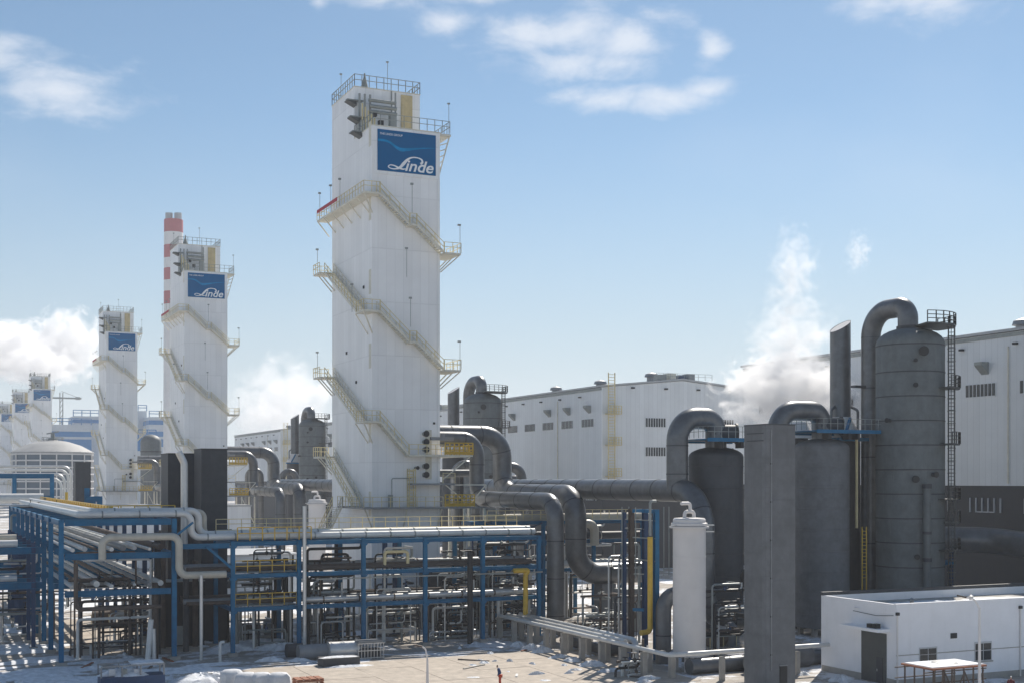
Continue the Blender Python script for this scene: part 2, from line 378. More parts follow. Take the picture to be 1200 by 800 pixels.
# ------------------------------------------------------------------ lettering
def text_mb(body, size, shear=0.0, bold=0.0):
    cu = bpy.data.curves.new('t', 'FONT'); cu.body = body; cu.size = size; cu.shear = shear; cu.offset = bold; cu.resolution_u = 4; cu.fill_mode = 'FRONT'
    ob = bpy.data.objects.new('t', cu); C.objects.link(ob)
    dg = bpy.context.evaluated_depsgraph_get(); me = ob.evaluated_get(dg).to_mesh()
    vs = [tuple(v.co) for v in me.vertices]; fs = [tuple(p.vertices) for p in me.polygons]
    ob.evaluated_get(dg).to_mesh_clear(); bpy.data.objects.remove(ob); bpy.data.curves.remove(cu)
    return vs, fs
def ribbon(pts, ws, n=48):
    # smooth variable-width stroke in 2-D
    P = [Vector((x, y, 0)) for x, y in pts]; out = []; wo_ = []
    for i in range(len(P) - 1):
        p0 = P[max(i-1, 0)]; p1 = P[i]; p2 = P[i+1]; p3 = P[min(i+2, len(P)-1)]
        for k in range(5):
            t = k / 5; out.append(0.5 * ((2*p1) + (p2-p0)*t + (2*p0-5*p1+4*p2-p3)*t*t + (-p0+3*p1-3*p2+p3)*t**3)); wo_.append(ws[i]*(1-t) + ws[i+1]*t)
    out.append(P[-1]); wo_.append(ws[-1]); vs = []; fs = []
    for i, p in enumerate(out):
        d = (out[min(i+1, len(out)-1)] - out[max(i-1, 0)]).normalized(); nn = Vector((-d.y, d.x, 0))
        vs += [tuple(p + nn*wo_[i]/2), tuple(p - nn*wo_[i]/2)]
    for i in range(len(out) - 1): fs.append((2*i, 2*i+1, 2*i+3, 2*i+2))
    return vs, fs

# ------------------------------------------------------------------ cold box towers
TX, TY = 50.4, 150.2
TW, TD, TZ, TZ2, TYU = 8.8, 16.7, 60.4, 67.0, 7.0
def make_tower():
    t = thing('cold_box_tower', (TX, TY, 0), 'tallest nearest white tower with wrap-around stairs and blue company sign', 'tower', 'white towers in a row')
    def L(p): return (p[0] + TX, p[1] + TY, p[2])
    class LB(MB):
        def build(s, *a, **k):
            s.v = [(p[0] + TX, p[1] + TY, p[2]) for p in s.v]; return MB.build(s, *a, **k)
    LB().box((0, 0, 0), (TW, TD, TZ)).build('wall', 'white_clad', t)
    up = LB().box((0, TYU, TZ), (TW, TD, TZ2)).build('upper_block', 'white_clad', t)
    LB().box((6.2, TYU - 0.22, TZ), (7.7, TYU, TZ2 - 0.3)).build('yellow_duct', 'pale_duct', up)
    LB().box((4.85, TYU - 0.1, TZ), (5.0, TYU, TZ2)).build('cable_tray', 'rail_grey', up)
    LB().box((-0.06, TYU - 0.06, TZ2), (TW + 0.06, TD + 0.06, TZ2 + 0.12)).build('coping', 'cream_steel', up)
    LB().box((-0.06, -0.06, TZ), (TW + 0.06, TYU, TZ + 0.12)).build('coping', 'cream_steel', t)
    # corner trim with joint plates
    ct = LB().box((-0.05, -0.05, 0), (0.0, 1.3, TZ - 0.02)).box((0.0, -0.05, 0), (0.42, 0.0, TZ - 0.02)).build('corner_trim', 'white_clad', t)
    for z in range(4, 60, 9): LB().box((-0.08, 0.25, z), (-0.05, 1.1, z + 3.0)).build('joint_plate', 'cream_steel', ct)
    LB().box((TW - 0.35, -0.05, 0), (TW, 0, TZ - 0.02)).build('corner_trim', 'white_clad', t)
    # roof railings and masts
    rl = LB(); railing(rl, [(0, TYU, TZ2+.12), (TW, TYU, TZ2+.12), (TW, TD, TZ2+.12), (0, TD, TZ2+.12)], 1.5, 1.0, 0.08, closed=True); rl.build('railing', 'rail_grey', up)
    rl = LB(); railing(rl, [(0, TYU, TZ+.12), (0.1, 0.1, TZ+.12), (TW+1.4, 0.1, TZ+.12), (TW+1.4, 5, TZ+.12)], 1.5, 1.0, 0.07); rl.build('railing', 'rail_grey', t)
    LB().box((TW, 0, TZ - 0.25), (TW + 1.5, 5, TZ)).build('roof_landing', 'cream_steel', t)
    b = LB(); b2 = LB(); b.bar((TW+1.4, .3, TZ-.25), (TW, .3, TZ-5.2), .14); b2.bar((TW+1.4, 4.5, TZ-.25), (TW, 4.5, TZ-5.2), .14)
    for k in range(6): b.bar((TW + 1.4 - 0.22*k, 0.3, TZ - 0.3 - k*0.75), (TW, 0.3, TZ - 0.7 - k*0.75), 0.12); b2.bar((TW + 1.4 - 0.22*k, 4.5, TZ - 0.3 - k*0.75), (TW, 4.5, TZ - 0.7 - k*0.75), 0.12)
    b.build('bracket', 'cream_steel', t); b2.build('bracket', 'cream_steel', t)
    for (x, y, z, h) in ((4.4, TYU, TZ2, 3.6), (0.1, 13, TZ2, 3.2), (TW + 1.3, 0.2, TZ, 3.8)):
        LB().bar((x, y, z), (x, y, z + h), 0.05).box((x-.18, y-.12, z+h), (x+.12, y+.12, z+h+.16)).build('lamp_pole', 'rail_grey', t)
    # vent cone on the roof edge
    LB().lathe([(0.55, 0), (0.12, 1.6), (0.1, 2.0)], (1.6, TYU + 0.8, TZ2 + 0.12), 10).build('vent', 'rail_grey', up)
    # instrument frames beside the upper block
    fr = LB()
    for z in (TZ + 0.1, TZ + 2.2, TZ + 4.6):
        fr.box((-1.25, 3.8 + (z - TZ) * 0.5, z), (0.9, 5.4 + (z - TZ) * 0.3, z + 0.14))
    for x in (0.2, 0.9, 1.6): fr.bar((x, 5.6, TZ), (x, 5.6, TZ + 5.4), 0.22)
    fr.build('instrument_platform', 'rail_grey', t)
    for z in (TZ + 0.1, TZ + 2.2, TZ + 4.6):
        y0 = 3.8 + (z - TZ) * 0.5; wd = LB()
        wd.add([(-1.25, y0, z), (0, y0, z - .05), (0, y0 + 1.3, z - .05), (-1.25, y0 + 1.3, z), (0, y0, z - .6), (0, y0 + 1.3, z - .6)], [(0,1,2,3),(0,4,1),(3,2,5),(0,3,5,4)])
        wd.build('bracket', 'dark_steel', t)
    pp = LB()
    for k, (z, y) in enumerate(((TZ + 4.7, 5.5), (TZ + 3.9, 5.3), (TZ + 3.2, 5.2))): pp.tube([(1.4, y, z), (5.0, y, z)], 0.22, 10)
    pp.box((4.1, 5.0, TZ + .1), (4.9, 5.9, TZ + 3.0)); pp.tube([(4.9, 5.4, TZ), (4.9, 5.4, TZ + 6)], 0.12, 8); pp.build('vent_piping', 'rail_grey', t)
    LB().box((2.6, 5.0, TZ + 1.6), (3.2, 5.6, TZ + 2.2)).build('valve', 'black', t); LB().box((1.8, 4.9, TZ + 2.6), (2.3, 5.4, TZ + 3.1)).build('valve', 'black', t)
    dk = LB()
    for k in range(5): dk.bar((0.25 + 0.3*k, 4.6 - .3*k, TZ + .2), (0.25 + 0.3*k, 4.6 - .3*k, TZ + 3.9 - .5*k), 0.16)
    dk.build('cable_riser', 'cream_yellow', t)
    # sign
    sx0, sx1, sz0, sz1 = 0.62, 8.2, 55.0, 60.0
    LB().box((0.3, -0.12, 54.6), (8.62, -0.05, 60.3)).build('sign_backing', 'white_clad', t)
    sg = LB().box((sx0, -0.2, sz0), (sx1, -0.12, sz1)).build('sign', 'sign_blue', t)
    def S2(x, y):   # zoomed photo point -> sign plane
        yt = 95 + 0.113 * (x - 100); return (sx0 + (x - 100) / 755 * (sx1 - sx0), sz1 - (y - yt) / 522 * (sz1 - sz0))
    def put(vs, fs, y, name, mat):
        b = LB(); b.add([(x, y, z) for x, z, *_ in vs], fs); b.build(name, mat, sg)
    k = (sx1 - sx0) / 755
    pts = [S2(*p) for p in ((652, 548), (676, 530), (668, 495), (620, 470), (545, 464), (485, 490), (435, 540), (385, 590), (335, 606), (275, 602), (236, 578), (262, 556), (315, 566), (365, 592), (425, 612), (462, 606))]
    ws = [w * k for w in (26, 30, 22, 14, 16, 28, 40, 30, 16, 12, 13, 12, 15, 24, 18, 6)]
    vs, fs = ribbon(pts, ws); vs = [(x, z) for x, z, _ in vs]; put(vs, fs, -0.214, 'lettering', 'letter_white')
    vs, fs = text_mb('inde', 1.0, 0.28, 0.018)
    mx0 = min(v[0] for v in vs); mx1 = max(v[0] for v in vs); a = S2(452, 628); c = S2(826, 670)
    hgt = (0.98 * k * 140)
    mh = max(v[1] for v in vs)
    vs = [(a[0] + (v[0]-mx0)/(mx1-mx0)*(c[0]-a[0]), a[1] - 0.02 + v[1]/mh*hgt) for v in vs]; put(vs, fs, -0.217, 'lettering', 'letter_white')
    vs, fs = text_mb('THE LINDE GROUP', 1.0, 0, 0.01)
    mx0 = min(v[0] for v in vs); mx1 = max(v[0] for v in vs); a = S2(128, 165); c = S2(420, 198)
    vs = [(a[0] + (v[0]-mx0)/(mx1-mx0)*(c[0]-a[0]), a[1] + v[1]*0.36) for v in vs]; put(vs, fs, -0.214, 'small_lettering', 'letter_white')
    pts = [S2(*p) for p in ((105, 235), (190, 245), (260, 270), (330, 325), (400, 362), (500, 360), (620, 350), (760, 345), (850, 350))]
    vs, fs = ribbon(pts, [w * k for w in (30, 26, 26, 30, 44, 34, 18, 10, 2)]); vs = [(x, z) for x, z, _ in vs]; put(vs, fs, -0.207, 'swoosh', 'swoosh_blue')
    # stairs
    WD = 1.5
    def flight(p, q, axis):
        p = Vector(p); q = Vector(q); o = Vector((0, 0.62, 0)) if axis == 'x' else Vector((0.62, 0, 0))
        b = LB(); b.bar(p + o, q + o, 0.08, 0.3); b.bar(p - o, q - o, 0.08, 0.3)
        n = max(4, int(abs(p.z - q.z) / 0.25))
        for i in range(n):
            c = p.lerp(q, (i + .5) / n); ln = 0.15
            if axis == 'x': b.box((c.x - ln, c.y - .6, c.z - .02), (c.x + ln, c.y + .6, c.z + .03))
            else: b.box((c.x - .6, c.y - ln, c.z - .02), (c.x + .6, c.y + ln, c.z + .03))
        f = b.build('stair_flight', 'cream_steel', t)
        for sgn, nm in ((-1, 'handrail'), (1, 'handrail')):
            r_ = LB(); L_ = (q - p).length; kk = max(2, int(L_ / 1.3))
            for i in range(kk + 1):
                c = p.lerp(q, i / kk) + o * sgn; r_.bar(c, c + Vector((0, 0, 1.25)), 0.075)
            for h in (1.22, 0.65): r_.bar(p + o*sgn + Vector((0,0,h)), q + o*sgn + Vector((0,0,h)), 0.065)
            r_.build(nm, 'cream_yellow' if sgn < 0 else 'cream_steel', f)
        return f
    def landing(a, c, z, rails, mat='cream_steel', rmat='cream_yellow', brk=None):
        l = LB().box((a[0], a[1], z - 0.22), (c[0], c[1], z)).build('landing', mat, t)
        r_ = LB()
        for seg in rails: railing(r_, [(x, y, z) for x, y in seg], 1.25, 1.1, 0.07)
        r_.build('railing', rmat, l)
        for (p, q) in (brk or ()): LB().bar(p, q, 0.13).build('bracket', 'cream_steel', l)
        return l
    W2 = WD + 0.1; ym = -W2 / 2; xm = -W2 / 2
    # top platform along the left face
    bk = [((-W2, y, 51.8), (0, y, 49.9)) for y in (1, 4.5, 8, 11.5, 15, 18)]
    bk = bk + [((-W2, -W2, 51.8), (0, 0, 49.8))]
    landing((-W2, -W2), (0, TD + 1.6), 52, [[(-W2, TD + 1.6), (-W2, -W2), (0.4, -W2)], [(-W2, TD+1.6), (0, TD+1.6)]], brk=bk)
    landing((0, -W2), (0.5, 0), 52, [[(0.0, -W2), (0.5, -W2)]])
    bn = LB().box((-W2 - .1, 9.0, 52.85), (-W2 - .05, 18, 53.3)).build('banner', 'red_banner', t)
    for z0, z1 in ((52, 45.4), (37.8, 31.0)):
        zm = z0 + (z1 - z0) * 0.52
        flight((0.5, ym, z0), (4.3, ym, zm), 'x')
        landing((4.3, -W2), (5.2, -0.02), zm, [[(4.3, -W2), (5.2, -W2)]])
        flight((5.2, ym, zm), (8.8, ym, z1), 'x')
        landing((8.8, -W2), (11.0, 3.2), z1, [[(8.8, -W2), (11, -W2), (11, 3.2)]], brk=[((10.9, -1.5, z1 - .2), (8.8, -.2, z1 - 2.3)), ((10.9, 1.2, z1 - .2), (8.8, 1.2, z1 - 2.3)), ((10.9, 3.1, z1-.2), (8.8, 3.1, z1-2.3))])
    for z0, z1, y1 in ((44.7, 37.8, 1.6), (31.0, 24.5, 1.6), (20.5, 14.1, 3.4)):
        landing((-W2 - .5, 15.4), (0, TD + 1.6), z0, [[(0, TD+1.6), (-W2-.5, TD+1.6), (-W2-.5, 15.4)]], rmat='cream_yellow', brk=[((-W2-.4, 15.5, z0-.2), (0, 15.5, z0-2.4)), ((-W2-.4, TD, z0-.2), (0, TD, z0-2.4))])
        flight((xm, 15.4, z0), (xm, y1, z1), 'y')
        if z1 > 15:
            landing((-W2, -W2), (0.5, y1), z1, [[(-W2, y1 - 0.2), (-W2, -W2), (0.5, -W2)]], brk=[((-W2, y1, z1 - .2), (0, y1, z1 - 2.6)), ((-W2, -W2, z1-.2), (0, 0, z1-2.6))])
    flight((0.5, ym, 24.5), (4.2, ym, 20.5), 'x')
    # lower platforms
    l = landing((4.2, -W2), (12.6, 0), 20.5, [[(4.2, -W2), (8.8, -W2)]])
    def panel(x0, x1, z, y=-W2):
        b = LB(); n = int((x1 - x0) / 0.55)
        for i in range(n + 1): b.bar((x0 + (x1-x0)*i/n, y, z), (x0 + (x1-x0)*i/n, y, z + 1.5), 0.13)
        for h in (0.2, 0.62, 1.05, 1.48): b.bar((x0, y, z + h), (x1, y, z + h), 0.13)
        b.box((x0, y + 0.04, z + .05), (x1, y + 0.07, z + 0.45))
        b.build('guard_panel', 'yellow', t)
    panel(8.9, 12.6, 20.5)
    panel(8.9, 12.8, 14.1)
    landing((8.8, 0), (12.6, 9), 20.5, [[(12.6, -W2), (12.6, 9)]], rmat='yellow', brk=[((12.4, -1.2, 20.3), (8.8, -1.2, 17.5))])
    landing((4.5, -W2), (10.2, 0), 17.0, [[(8.6, -W2), (10.2, -W2)]], mat='steel_grey', brk=[((12.2, -1.3, 14.3), (8.8, -1.3, 17)), ((10.2, -1.3, 16.8), (14.5, -1.3, 16.8)), ((14.5, -1.3, 16.8), (12.2, -1.3, 14.2))])
    d_ = landing((-W2, -W2), (14.5, 0), 14.1, [[(-W2, -W2), (8.6, -W2)]], mat='steel_grey', rmat='cream_yellow', brk=[((-1.4, -1.4, 13.9), (0, 0, 11.5)), ((4, -1.4, 13.9), (4, 0, 11.5)), ((8.5, -1.4, 13.9), (8.5, 0, 11.5))])
    landing((-W2, 0), (0, 9), 14.1, [[(-W2, 0), (-W2, 9)]], mat='steel_grey')
    flight((-W2 - .8, 6.5, 14.1), (-W2 - .8, 13.5, 9.6), 'y')
    b = LB()
    for x in (11.5, 14.2): b.bar((x, -1.4, 0), (x, -1.4, 13.9), 0.25); b.bar((x, 3.5, 0), (x, 3.5, 13.9), 0.25)
    b.bar((11.5, -1.4, 2), (14.2, -1.4, 8), .14); b.bar((14.2, -1.4, 8), (11.5, -1.4, 13.6), .14); b.build('trestle', 'cream_steel', t)
    # pipe stubs with dark open ends
    for (x, z, r_) in ((6.75, 23.1, .3), (6.75, 22.1, .3), (6.75, 21.15, .3), (6.75, 19.1, .3), (6.75, 18.05, .3), (5.6, 18.9, .18)):
        s_ = LB().tube([(x, 0, z), (x, -0.75, z)], r_, 14).build('nozzle', 'rail_grey', t)
        LB().tube([(x, -0.74, z), (x, -0.8, z)], r_ * 1.3, 14).build('flange', 'black', s_)
    LB().box((7.2, -1.2, 22.3), (10.2, -0.7, 22.7)).box((8.6, -1.25, 22.7), (9.0, -0.6, 23.1)).build('valve_bar', 'steel_grey', t)
    lc = LB()
    for i in range(12): lc.bar((4.5, -.1, 14.3 + i*.38), (5.3, -.1, 14.3 + i*.38), .07)
    for x in (4.5, 5.3): lc.bar((x, -.1, 14.1), (x, -.1, 18.8), .1); lc.bar((x, -.8, 14.1), (x, -.8, 18.8), .1)
    for i in range(6):
        z = 14.6 + i*.8; lc.bar((4.5, -.1, z), (4.5, -.8, z), .1); lc.bar((5.3, -.1, z), (5.3, -.8, z), .1); lc.bar((4.5, -.8, z), (5.3, -.8, z), .14)
    lc.build('ladder_cage', 'cream_yellow', t)
    LB().tube(bends([(2.3, -.6, 14.2), (2.3, -.6, 17.6), (4.8, -.6, 17.6)], .2), 0.06, 8).box((1.9, -.9, 14.1), (2.35, -.4, 15.6)).build('instrument_post', 'rail_grey', t)
    LB().box((6.9, -0.06, 17.5), (7.7, 0, 23.6)).build('stained_plate', 'cream_steel', t)
    # small wall fittings
    for (x, z) in ((4.6, 49.9), (4.4, 36), (3.9, 42)):
        LB().bar((x, -W2+.1, z), (x, -W2+.1, z + 3.4), 0.05).box((x-.2, -W2, z+3.4), (x+.14, -W2+.22, z+3.62)).build('lamp_pole', 'rail_grey', t)
    for (y, z) in ((8, 52), (12, 52), (17, 52), (TD+1.4, 44.7), (TD+1.4, 31), (3, 38)):
        LB().bar((-W2, y, z), (-W2, y, z + 3.3), 0.05).box((-W2-.2, y-.15, z+3.3), (-W2+.12, y+.15, z+3.5)).build('lamp_pole', 'rail_grey', t)
    for z in (45.4, 31): LB().bar((10.9, -W2+.1, z), (10.9, -W2+.1, z+3.4), .05).box((10.6, -W2, z+3.4), (11, -W2+.2, z+3.6)).build('lamp_pole', 'rail_grey', t)
    for (x, y, z) in ((-.12, 10, 33.5), (-.12, 6, 29.5), (-.12, 14, 30), (-.12, 3, 41)):
        LB().box((x, y, z), (0, y + .35, z + .35)).build('junction_box', 'black', t)
    LB().box((7.9, -.12, 24.3), (8.15, 0, 24.55)).build('junction_box', 'black', t)
    # roof clutter and plinth
    LB().box((-0.3, -0.3, 0), (TW + .3, TD + .3, 0.6)).build('plinth', 'concrete', t)
    return t
tower = make_tower()
for Y, lab in ((271, 'second nearest white tower with blue sign, in front of the striped chimney'), (392, 'third white tower with blue sign, right of the domed storage tank'),
               (655, 'far white tower with blue sign directly above the domed storage tank'), (780, 'far white tower half hidden behind another at the left edge'),
               (908, 'farthest white tower, cut off by the left picture edge')):
    copy_tree(tower, (TX, Y, 0), lab)

# ------------------------------------------------------------------ halls
HX, HY0, HL, HW, HE, HP = 120.0, 219.6, 74.0, 36.6, 35.2, 37.0
def make_hall():
    h = thing('process_hall', (HX, HY0, 0), 'long pale hall with yellow corner ladder, right of the tallest tower', 'building', 'pale process halls')
    x0, x1, y0, y1, xm = HX, HX + HW, HY0, HY0 + HL, HX + HW / 2; ZB = 16.7
    w = MB()
    w.add([(x0, y0, ZB), (x1, y0, ZB), (x1, y0, HE), (xm, y0, HP), (x0, y0, HE), (x0, y1, ZB), (x1, y1, ZB), (x1, y1, HE), (xm, y1, HP), (x0, y1, HE)],
          [(0, 1, 2, 3, 4), (5, 9, 8, 7, 6), (0, 4, 9, 5), (1, 6, 7, 2), (4, 3, 8, 9), (3, 2, 7, 8), (0, 5, 6, 1)])
    w.build('wall', 'hall_clad', h, smooth=False)
    MB().box((x0 + .15, y0 + .15, 0), (x1 - .15, y1 - .15, ZB)).build('lower_wall', 'hall_dark', h)
    rf = MB(); rf.add([(x0-.3, y0-.3, HE+.05), (xm, y0-.3, HP+.08), (x1+.3, y0-.3, HE+.05), (x0-.3, y1+.3, HE+.05), (xm, y1+.3, HP+.08), (x1+.3, y1+.3, HE+.05),
                       (x0-.3, y0-.3, HE+.4), (xm, y0-.3, HP+.45), (x1+.3, y0-.3, HE+.4), (x0-.3, y1+.3, HE+.4), (xm, y1+.3, HP+.45), (x1+.3, y1+.3, HE+.4)],
                      [(0,1,7,6),(1,2,8,7),(3,9,10,4),(4,10,11,5),(0,6,9,3),(2,5,11,8),(6,7,10,9),(7,8,11,10),(0,3,4,1),(1,4,5,2)])
    roof = rf.build('roof', 'roof_sheet', h, smooth=False)
    MB().box((x0 - .12, y0, HE - .55), (x0, y1, HE - .1)).build('gutter', 'rail_grey', roof)
    for k in range(3):
        yy = y0 + 12 + 22 * k; MB().lathe([(1.0, 0), (1.0, 1.2), (1.5, 1.3), (1.3, 1.9), (0.1, 2.3)], (xm, yy, HP + .3), 12).build('roof_vent', 'steel_grey', roof)
    for k in range(4):
        xx = xm - 4 + 2.2 * k; MB().box((xx, y0 + 2, HP + .2), (xx + 1.5, y0 + 4.4, HP + 1.3 + .3 * (k % 2))).build('roof_unit', ('rail_grey', 'cream_steel', 'dark_blue', 'steel_grey')[k], roof)
    rr = MB(); railing(rr, [(xm - 6, y0 + .2, HP + .2), (xm + 7, y0 + .2, HP + .2)], 1.2, 1.6, 0.06); rr.build('roof_railing', 'rail_grey', roof)
    def window_x(yc, z, wid=5.0, hgt=1.7, frame='win_frame'):
        f = MB().box((x0 - .10, yc - wid/2, z - hgt/2), (x0 - .004, yc + wid/2, z + hgt/2)).build('window', 'hall_clad', h)
        for i in range(8):
            if i in (2, 5): pass
            a = yc - wid/2 + wid * (i + .12) / 8; MB().box((x0 - .13, a, z - hgt/2 + .1), (x0 - .10, a + wid/8 * .74, z + hgt/2 - .1)).build('pane', 'glass_dark', f)
    for k in range(8):
        yc = y0 + 5.6 + 8.8 * k
        if yc < y1 - 3:
            window_x(yc, 28.5)
            hd = MB(); hd.add([(x0, yc - 1.3, 31.9), (x0, yc - .1, 31.9), (x0, yc - .1, 30.4), (x0, yc - 1.3, 30.4), (x0 - 1.2, yc - 1.3, 31.9), (x0 - 1.2, yc - .1, 31.9), (x0 - 1.2, yc - 1.3, 31.5), (x0 - 1.2, yc - .1, 31.5)],
                   [(0, 1, 5, 4), (4, 5, 7, 6), (0, 4, 6, 3), (1, 2, 7, 5), (3, 6, 7, 2)])
            if k % 4 != 3: hd.build('vent_hood', 'rail_grey', h)
            MB().box((x0 - .5, yc + 2.8, 33.6), (x0, yc + 3.3, 33.85)).build('wall_lamp', 'black', h)
            if k == 1: MB().bar((x0 - .1, yc + 4.3, 17), (x0 - .1, yc + 4.3, 33.5), 0.16).build('downpipe', 'cream_steel', h)
            wf = MB()
            for i in range(6): wf.box((x0 - .02, yc - 3.2 + 1.0*i, 13.4), (x0 + .15, yc - 3.08 + 1.0*i, 15.2))
            wf.box((x0 - .02, yc - 2.2, 13.4), (x0 + .15, yc + .9, 13.52)); wf.build('window_frame', 'win_frame', h)
    def window_y(xc, z, wid=4.6, hgt=1.9):
        f = MB().box((xc - wid/2, y0 - .10, z - hgt/2), (xc + wid/2, y0 - .004, z + hgt/2)).build('window', 'hall_clad', h)
        for i in range(8):
            a = xc - wid/2 + wid * (i + .12) / 8; MB().box((a, y0 - .13, z - hgt/2 + .1), (a + wid/8 * .74, y0 - .10, z + hgt/2 - .1)).build('pane', 'glass_dark', f)
    for xc in (132, 148): window_y(xc, 28.6); window_y(xc, 22.9)
    for xc in (126.5, 134, 141.5, 149): MB().box((xc, y0 - .5, 35.1), (xc + .6, y0, 35.4)).build('wall_lamp', 'black', h)
    ld = MB()
    for xx in (121.1, 122.5): ld.bar((xx, y0 - .7, 16), (xx, y0 - .7, 38), 0.16)
    for i in range(40): ld.bar((121.1, y0 - .7, 16.2 + i * .55), (122.5, y0 - .7, 16.2 + i * .55), 0.09)
    for z in (18, 24, 30): ld.box((120.7, y0 - 1.4, z), (123.6, y0 - .05, z + .15)); railing(ld, [(120.7, y0 - 1.4, z), (123.6, y0 - 1.4, z)], 1.6, .6, .14, (1, .66, .33))
    ld.build('ladder', 'cream_yellow', h)
    return h
hall = make_hall()
hall['label'] = 'long pale hall with yellow corner ladder, right of the tallest tower'
shift(hall, -121 + 0.0, 'near pale hall with black lower wall behind the tall grey vessel at right')
shift(hall, 121, 'pale hall glimpsed left of the tallest tower beside the grey domed vessel')
shift(hall, 242, 'farthest pale hall with plain wall behind the pair of pipe arches by the second tower')
# equipment shed between hall and vessels, dark, under the tall wall
# ------------------------------------------------------------------ tall domed vessels with a pipe loop
VX, VY = 101.7, 113.9
def dome(r, z, h, n=7): return [(r * math.cos(math.pi/2 * k / n), z + h * math.sin(math.pi/2 * k / n)) for k in range(n + 1)]
def ring_platform(parent, cx, cy, r, z, a0, a1, w=1.1, mat='rail_grey', n=10):
    b = MB(); o = []; i_ = []
    for k in range(n + 1):
        a = R(a0 + (a1 - a0) * k / n); o.append((cx + (r + w) * math.cos(a), cy + (r + w) * math.sin(a))); i_.append((cx + r * math.cos(a), cy + r * math.sin(a)))
    for k in range(n):
        b.add([(*i_[k], z), (*o[k], z), (*o[k+1], z), (*i_[k+1], z), (*i_[k], z + .15), (*o[k], z + .15), (*o[k+1], z + .15), (*i_[k+1], z + .15)], [(3,2,1,0),(4,5,6,7),(0,1,5,4),(1,2,6,5),(2,3,7,6),(3,0,4,7)])
    p = b.build('platform', mat, parent); r_ = MB(); railing(r_, [(x, y, z + .15) for x, y in o], 1.25, .7, 0.09, (1.0, .66, .33)); r_.build('railing', mat, p)
    return p
def make_vessel():
    v = thing('cooling_column', (VX, VY, 0), 'tall grey domed vessel with pipe looped over its top at right', 'vessel', 'tall domed vessels')
    r = 3.75; H = 32.6
    MB().lathe([(r, 0), (r, H)] + dome(r, H, 1.9)[1:], (VX, VY, 0), 48).build('shell', 'vessel_grey', v)
    for z in (5, 7.7, 10.4, 13.1, 15.8, 18.5, 21.2, 23.9, 26.6, 29.3, 32.3): MB().lathe([(r, 0), (r + .04, .01), (r + .04, .12), (r, .13)], (VX, VY, z), 48).build('ring', 'dark_clad', v)
    LX, LY = VX - .5, VY + 6.0
    loop = [(LX, LY, 0.4), (LX, LY, 36.9), (VX - .3, VY, 36.9), (VX - .3, VY, 34)]
    lp = MB().tube(bends(loop, 2.95, 14), 1.12, 24).build('pipe_loop', 'grey_clad', v)
    for z in (10, 20, 28, 33.9): MB().tube([(LX, LY, z), (LX, LY, z + .12)], 1.12, 24).build('band', 'dark_clad', lp)
    MB().lathe([(1.5, 0), (1.5, .3)], (VX, VY, 34.35), 24).build('flange', 'dark_clad', v)
    MB().box((LX - 2.6, LY - .4, 28.1), (LX + .2, LY + .4, 28.35)).build('pipe_bracket', 'dark_clad', lp)
    ring_platform(v, VX, VY, 0.2, 34.45, -110, 10, 4.7, 'dark_steel')
    for z, a0, a1 in ((27.5, -78, -26), (21.3, -76, -28), (15.2, -80, -26), (12.6, -60, -28), (9.6, -78, -28)): ring_platform(v, VX, VY, r, z, a0, a1, 1.6, 'dark_steel', 5)
    ld = MB(); ang = R(-46); ca, sa = math.cos(ang), math.sin(ang)      # side-step ladder: its rungs stand out from the shell
    def lp_(q, t=0.0): return (VX + (r + q) * ca - t * sa, VY + (r + q) * sa + t * ca)
    for q in (.35, 1.0): ld.bar((*lp_(q), 1), (*lp_(q), 35.6), 0.11)
    for i in range(85): ld.bar((*lp_(.35), 1 + .41 * i), (*lp_(1.0), 1 + .41 * i), .07)
    for i in range(24):
        z = 3 + 1.38 * i; pts = [lp_(.35 + .32 - .42 * math.cos(b_), -.7 * math.sin(b_)) for b_ in [R(k * 30) for k in range(7)]]
        for p, q in zip(pts[:-1], pts[1:]): ld.bar((*p, z), (*q, z), .07)
    for b_ in (45, 90, 135):
        p = lp_(.67 - .42 * math.cos(R(b_)), -.7 * math.sin(R(b_))); ld.bar((*p, 3), (*p, 34.8), .06)
    ld.build('caged_ladder', 'dark_steel', v)
    an = math.atan2(-VY, -VX)
    def wall(a, rr): return (VX + rr * math.cos(an + R(a)), VY + rr * math.sin(an + R(a)))
    for a, z, rr in ((20, 31.5, .4), (8, 30.5, .16), (8, 27.8, .2), (8, 17.5, .3), (40, 18, .25), (10, 9, .22), (-35, 24, .2)):
        p = wall(a, r - .1); q = wall(a, r + .5); n_ = MB().tube([(*p, z), (*q, z)], rr, 16).build('nozzle', 'dark_clad', v)
        q2 = wall(a, r + .58); MB().tube([(*q, z), (*q2, z)], rr * 1.35, 16).build('flange', 'black', n_)
    p = wall(24, r + .6); MB().tube([(*p, 5), (*p, 16.5)], .42, 14).build('side_pipe', 'vessel_grey', v)
    MB().tube([(*p, 16.5), (*p, 17.0)], .5, 14).tube([(*p, 8.5), (*p, 8.9)], .52, 14).tube([(*p, 11.5), (*p, 11.8)], .5, 14).build('flange', 'dark_clad', v)
    MB().lathe([(r + .5, 0), (r + .5, .5)], (VX, VY, 0), 32).build('plinth', 'concrete', v)
    return v
vessel = make_vessel()
shift(vessel, 121, 'grey domed vessel with pipe loop just right of the tallest tower')
shift(vessel, 242, 'grey domed vessel with pipe loop between the two nearest towers')

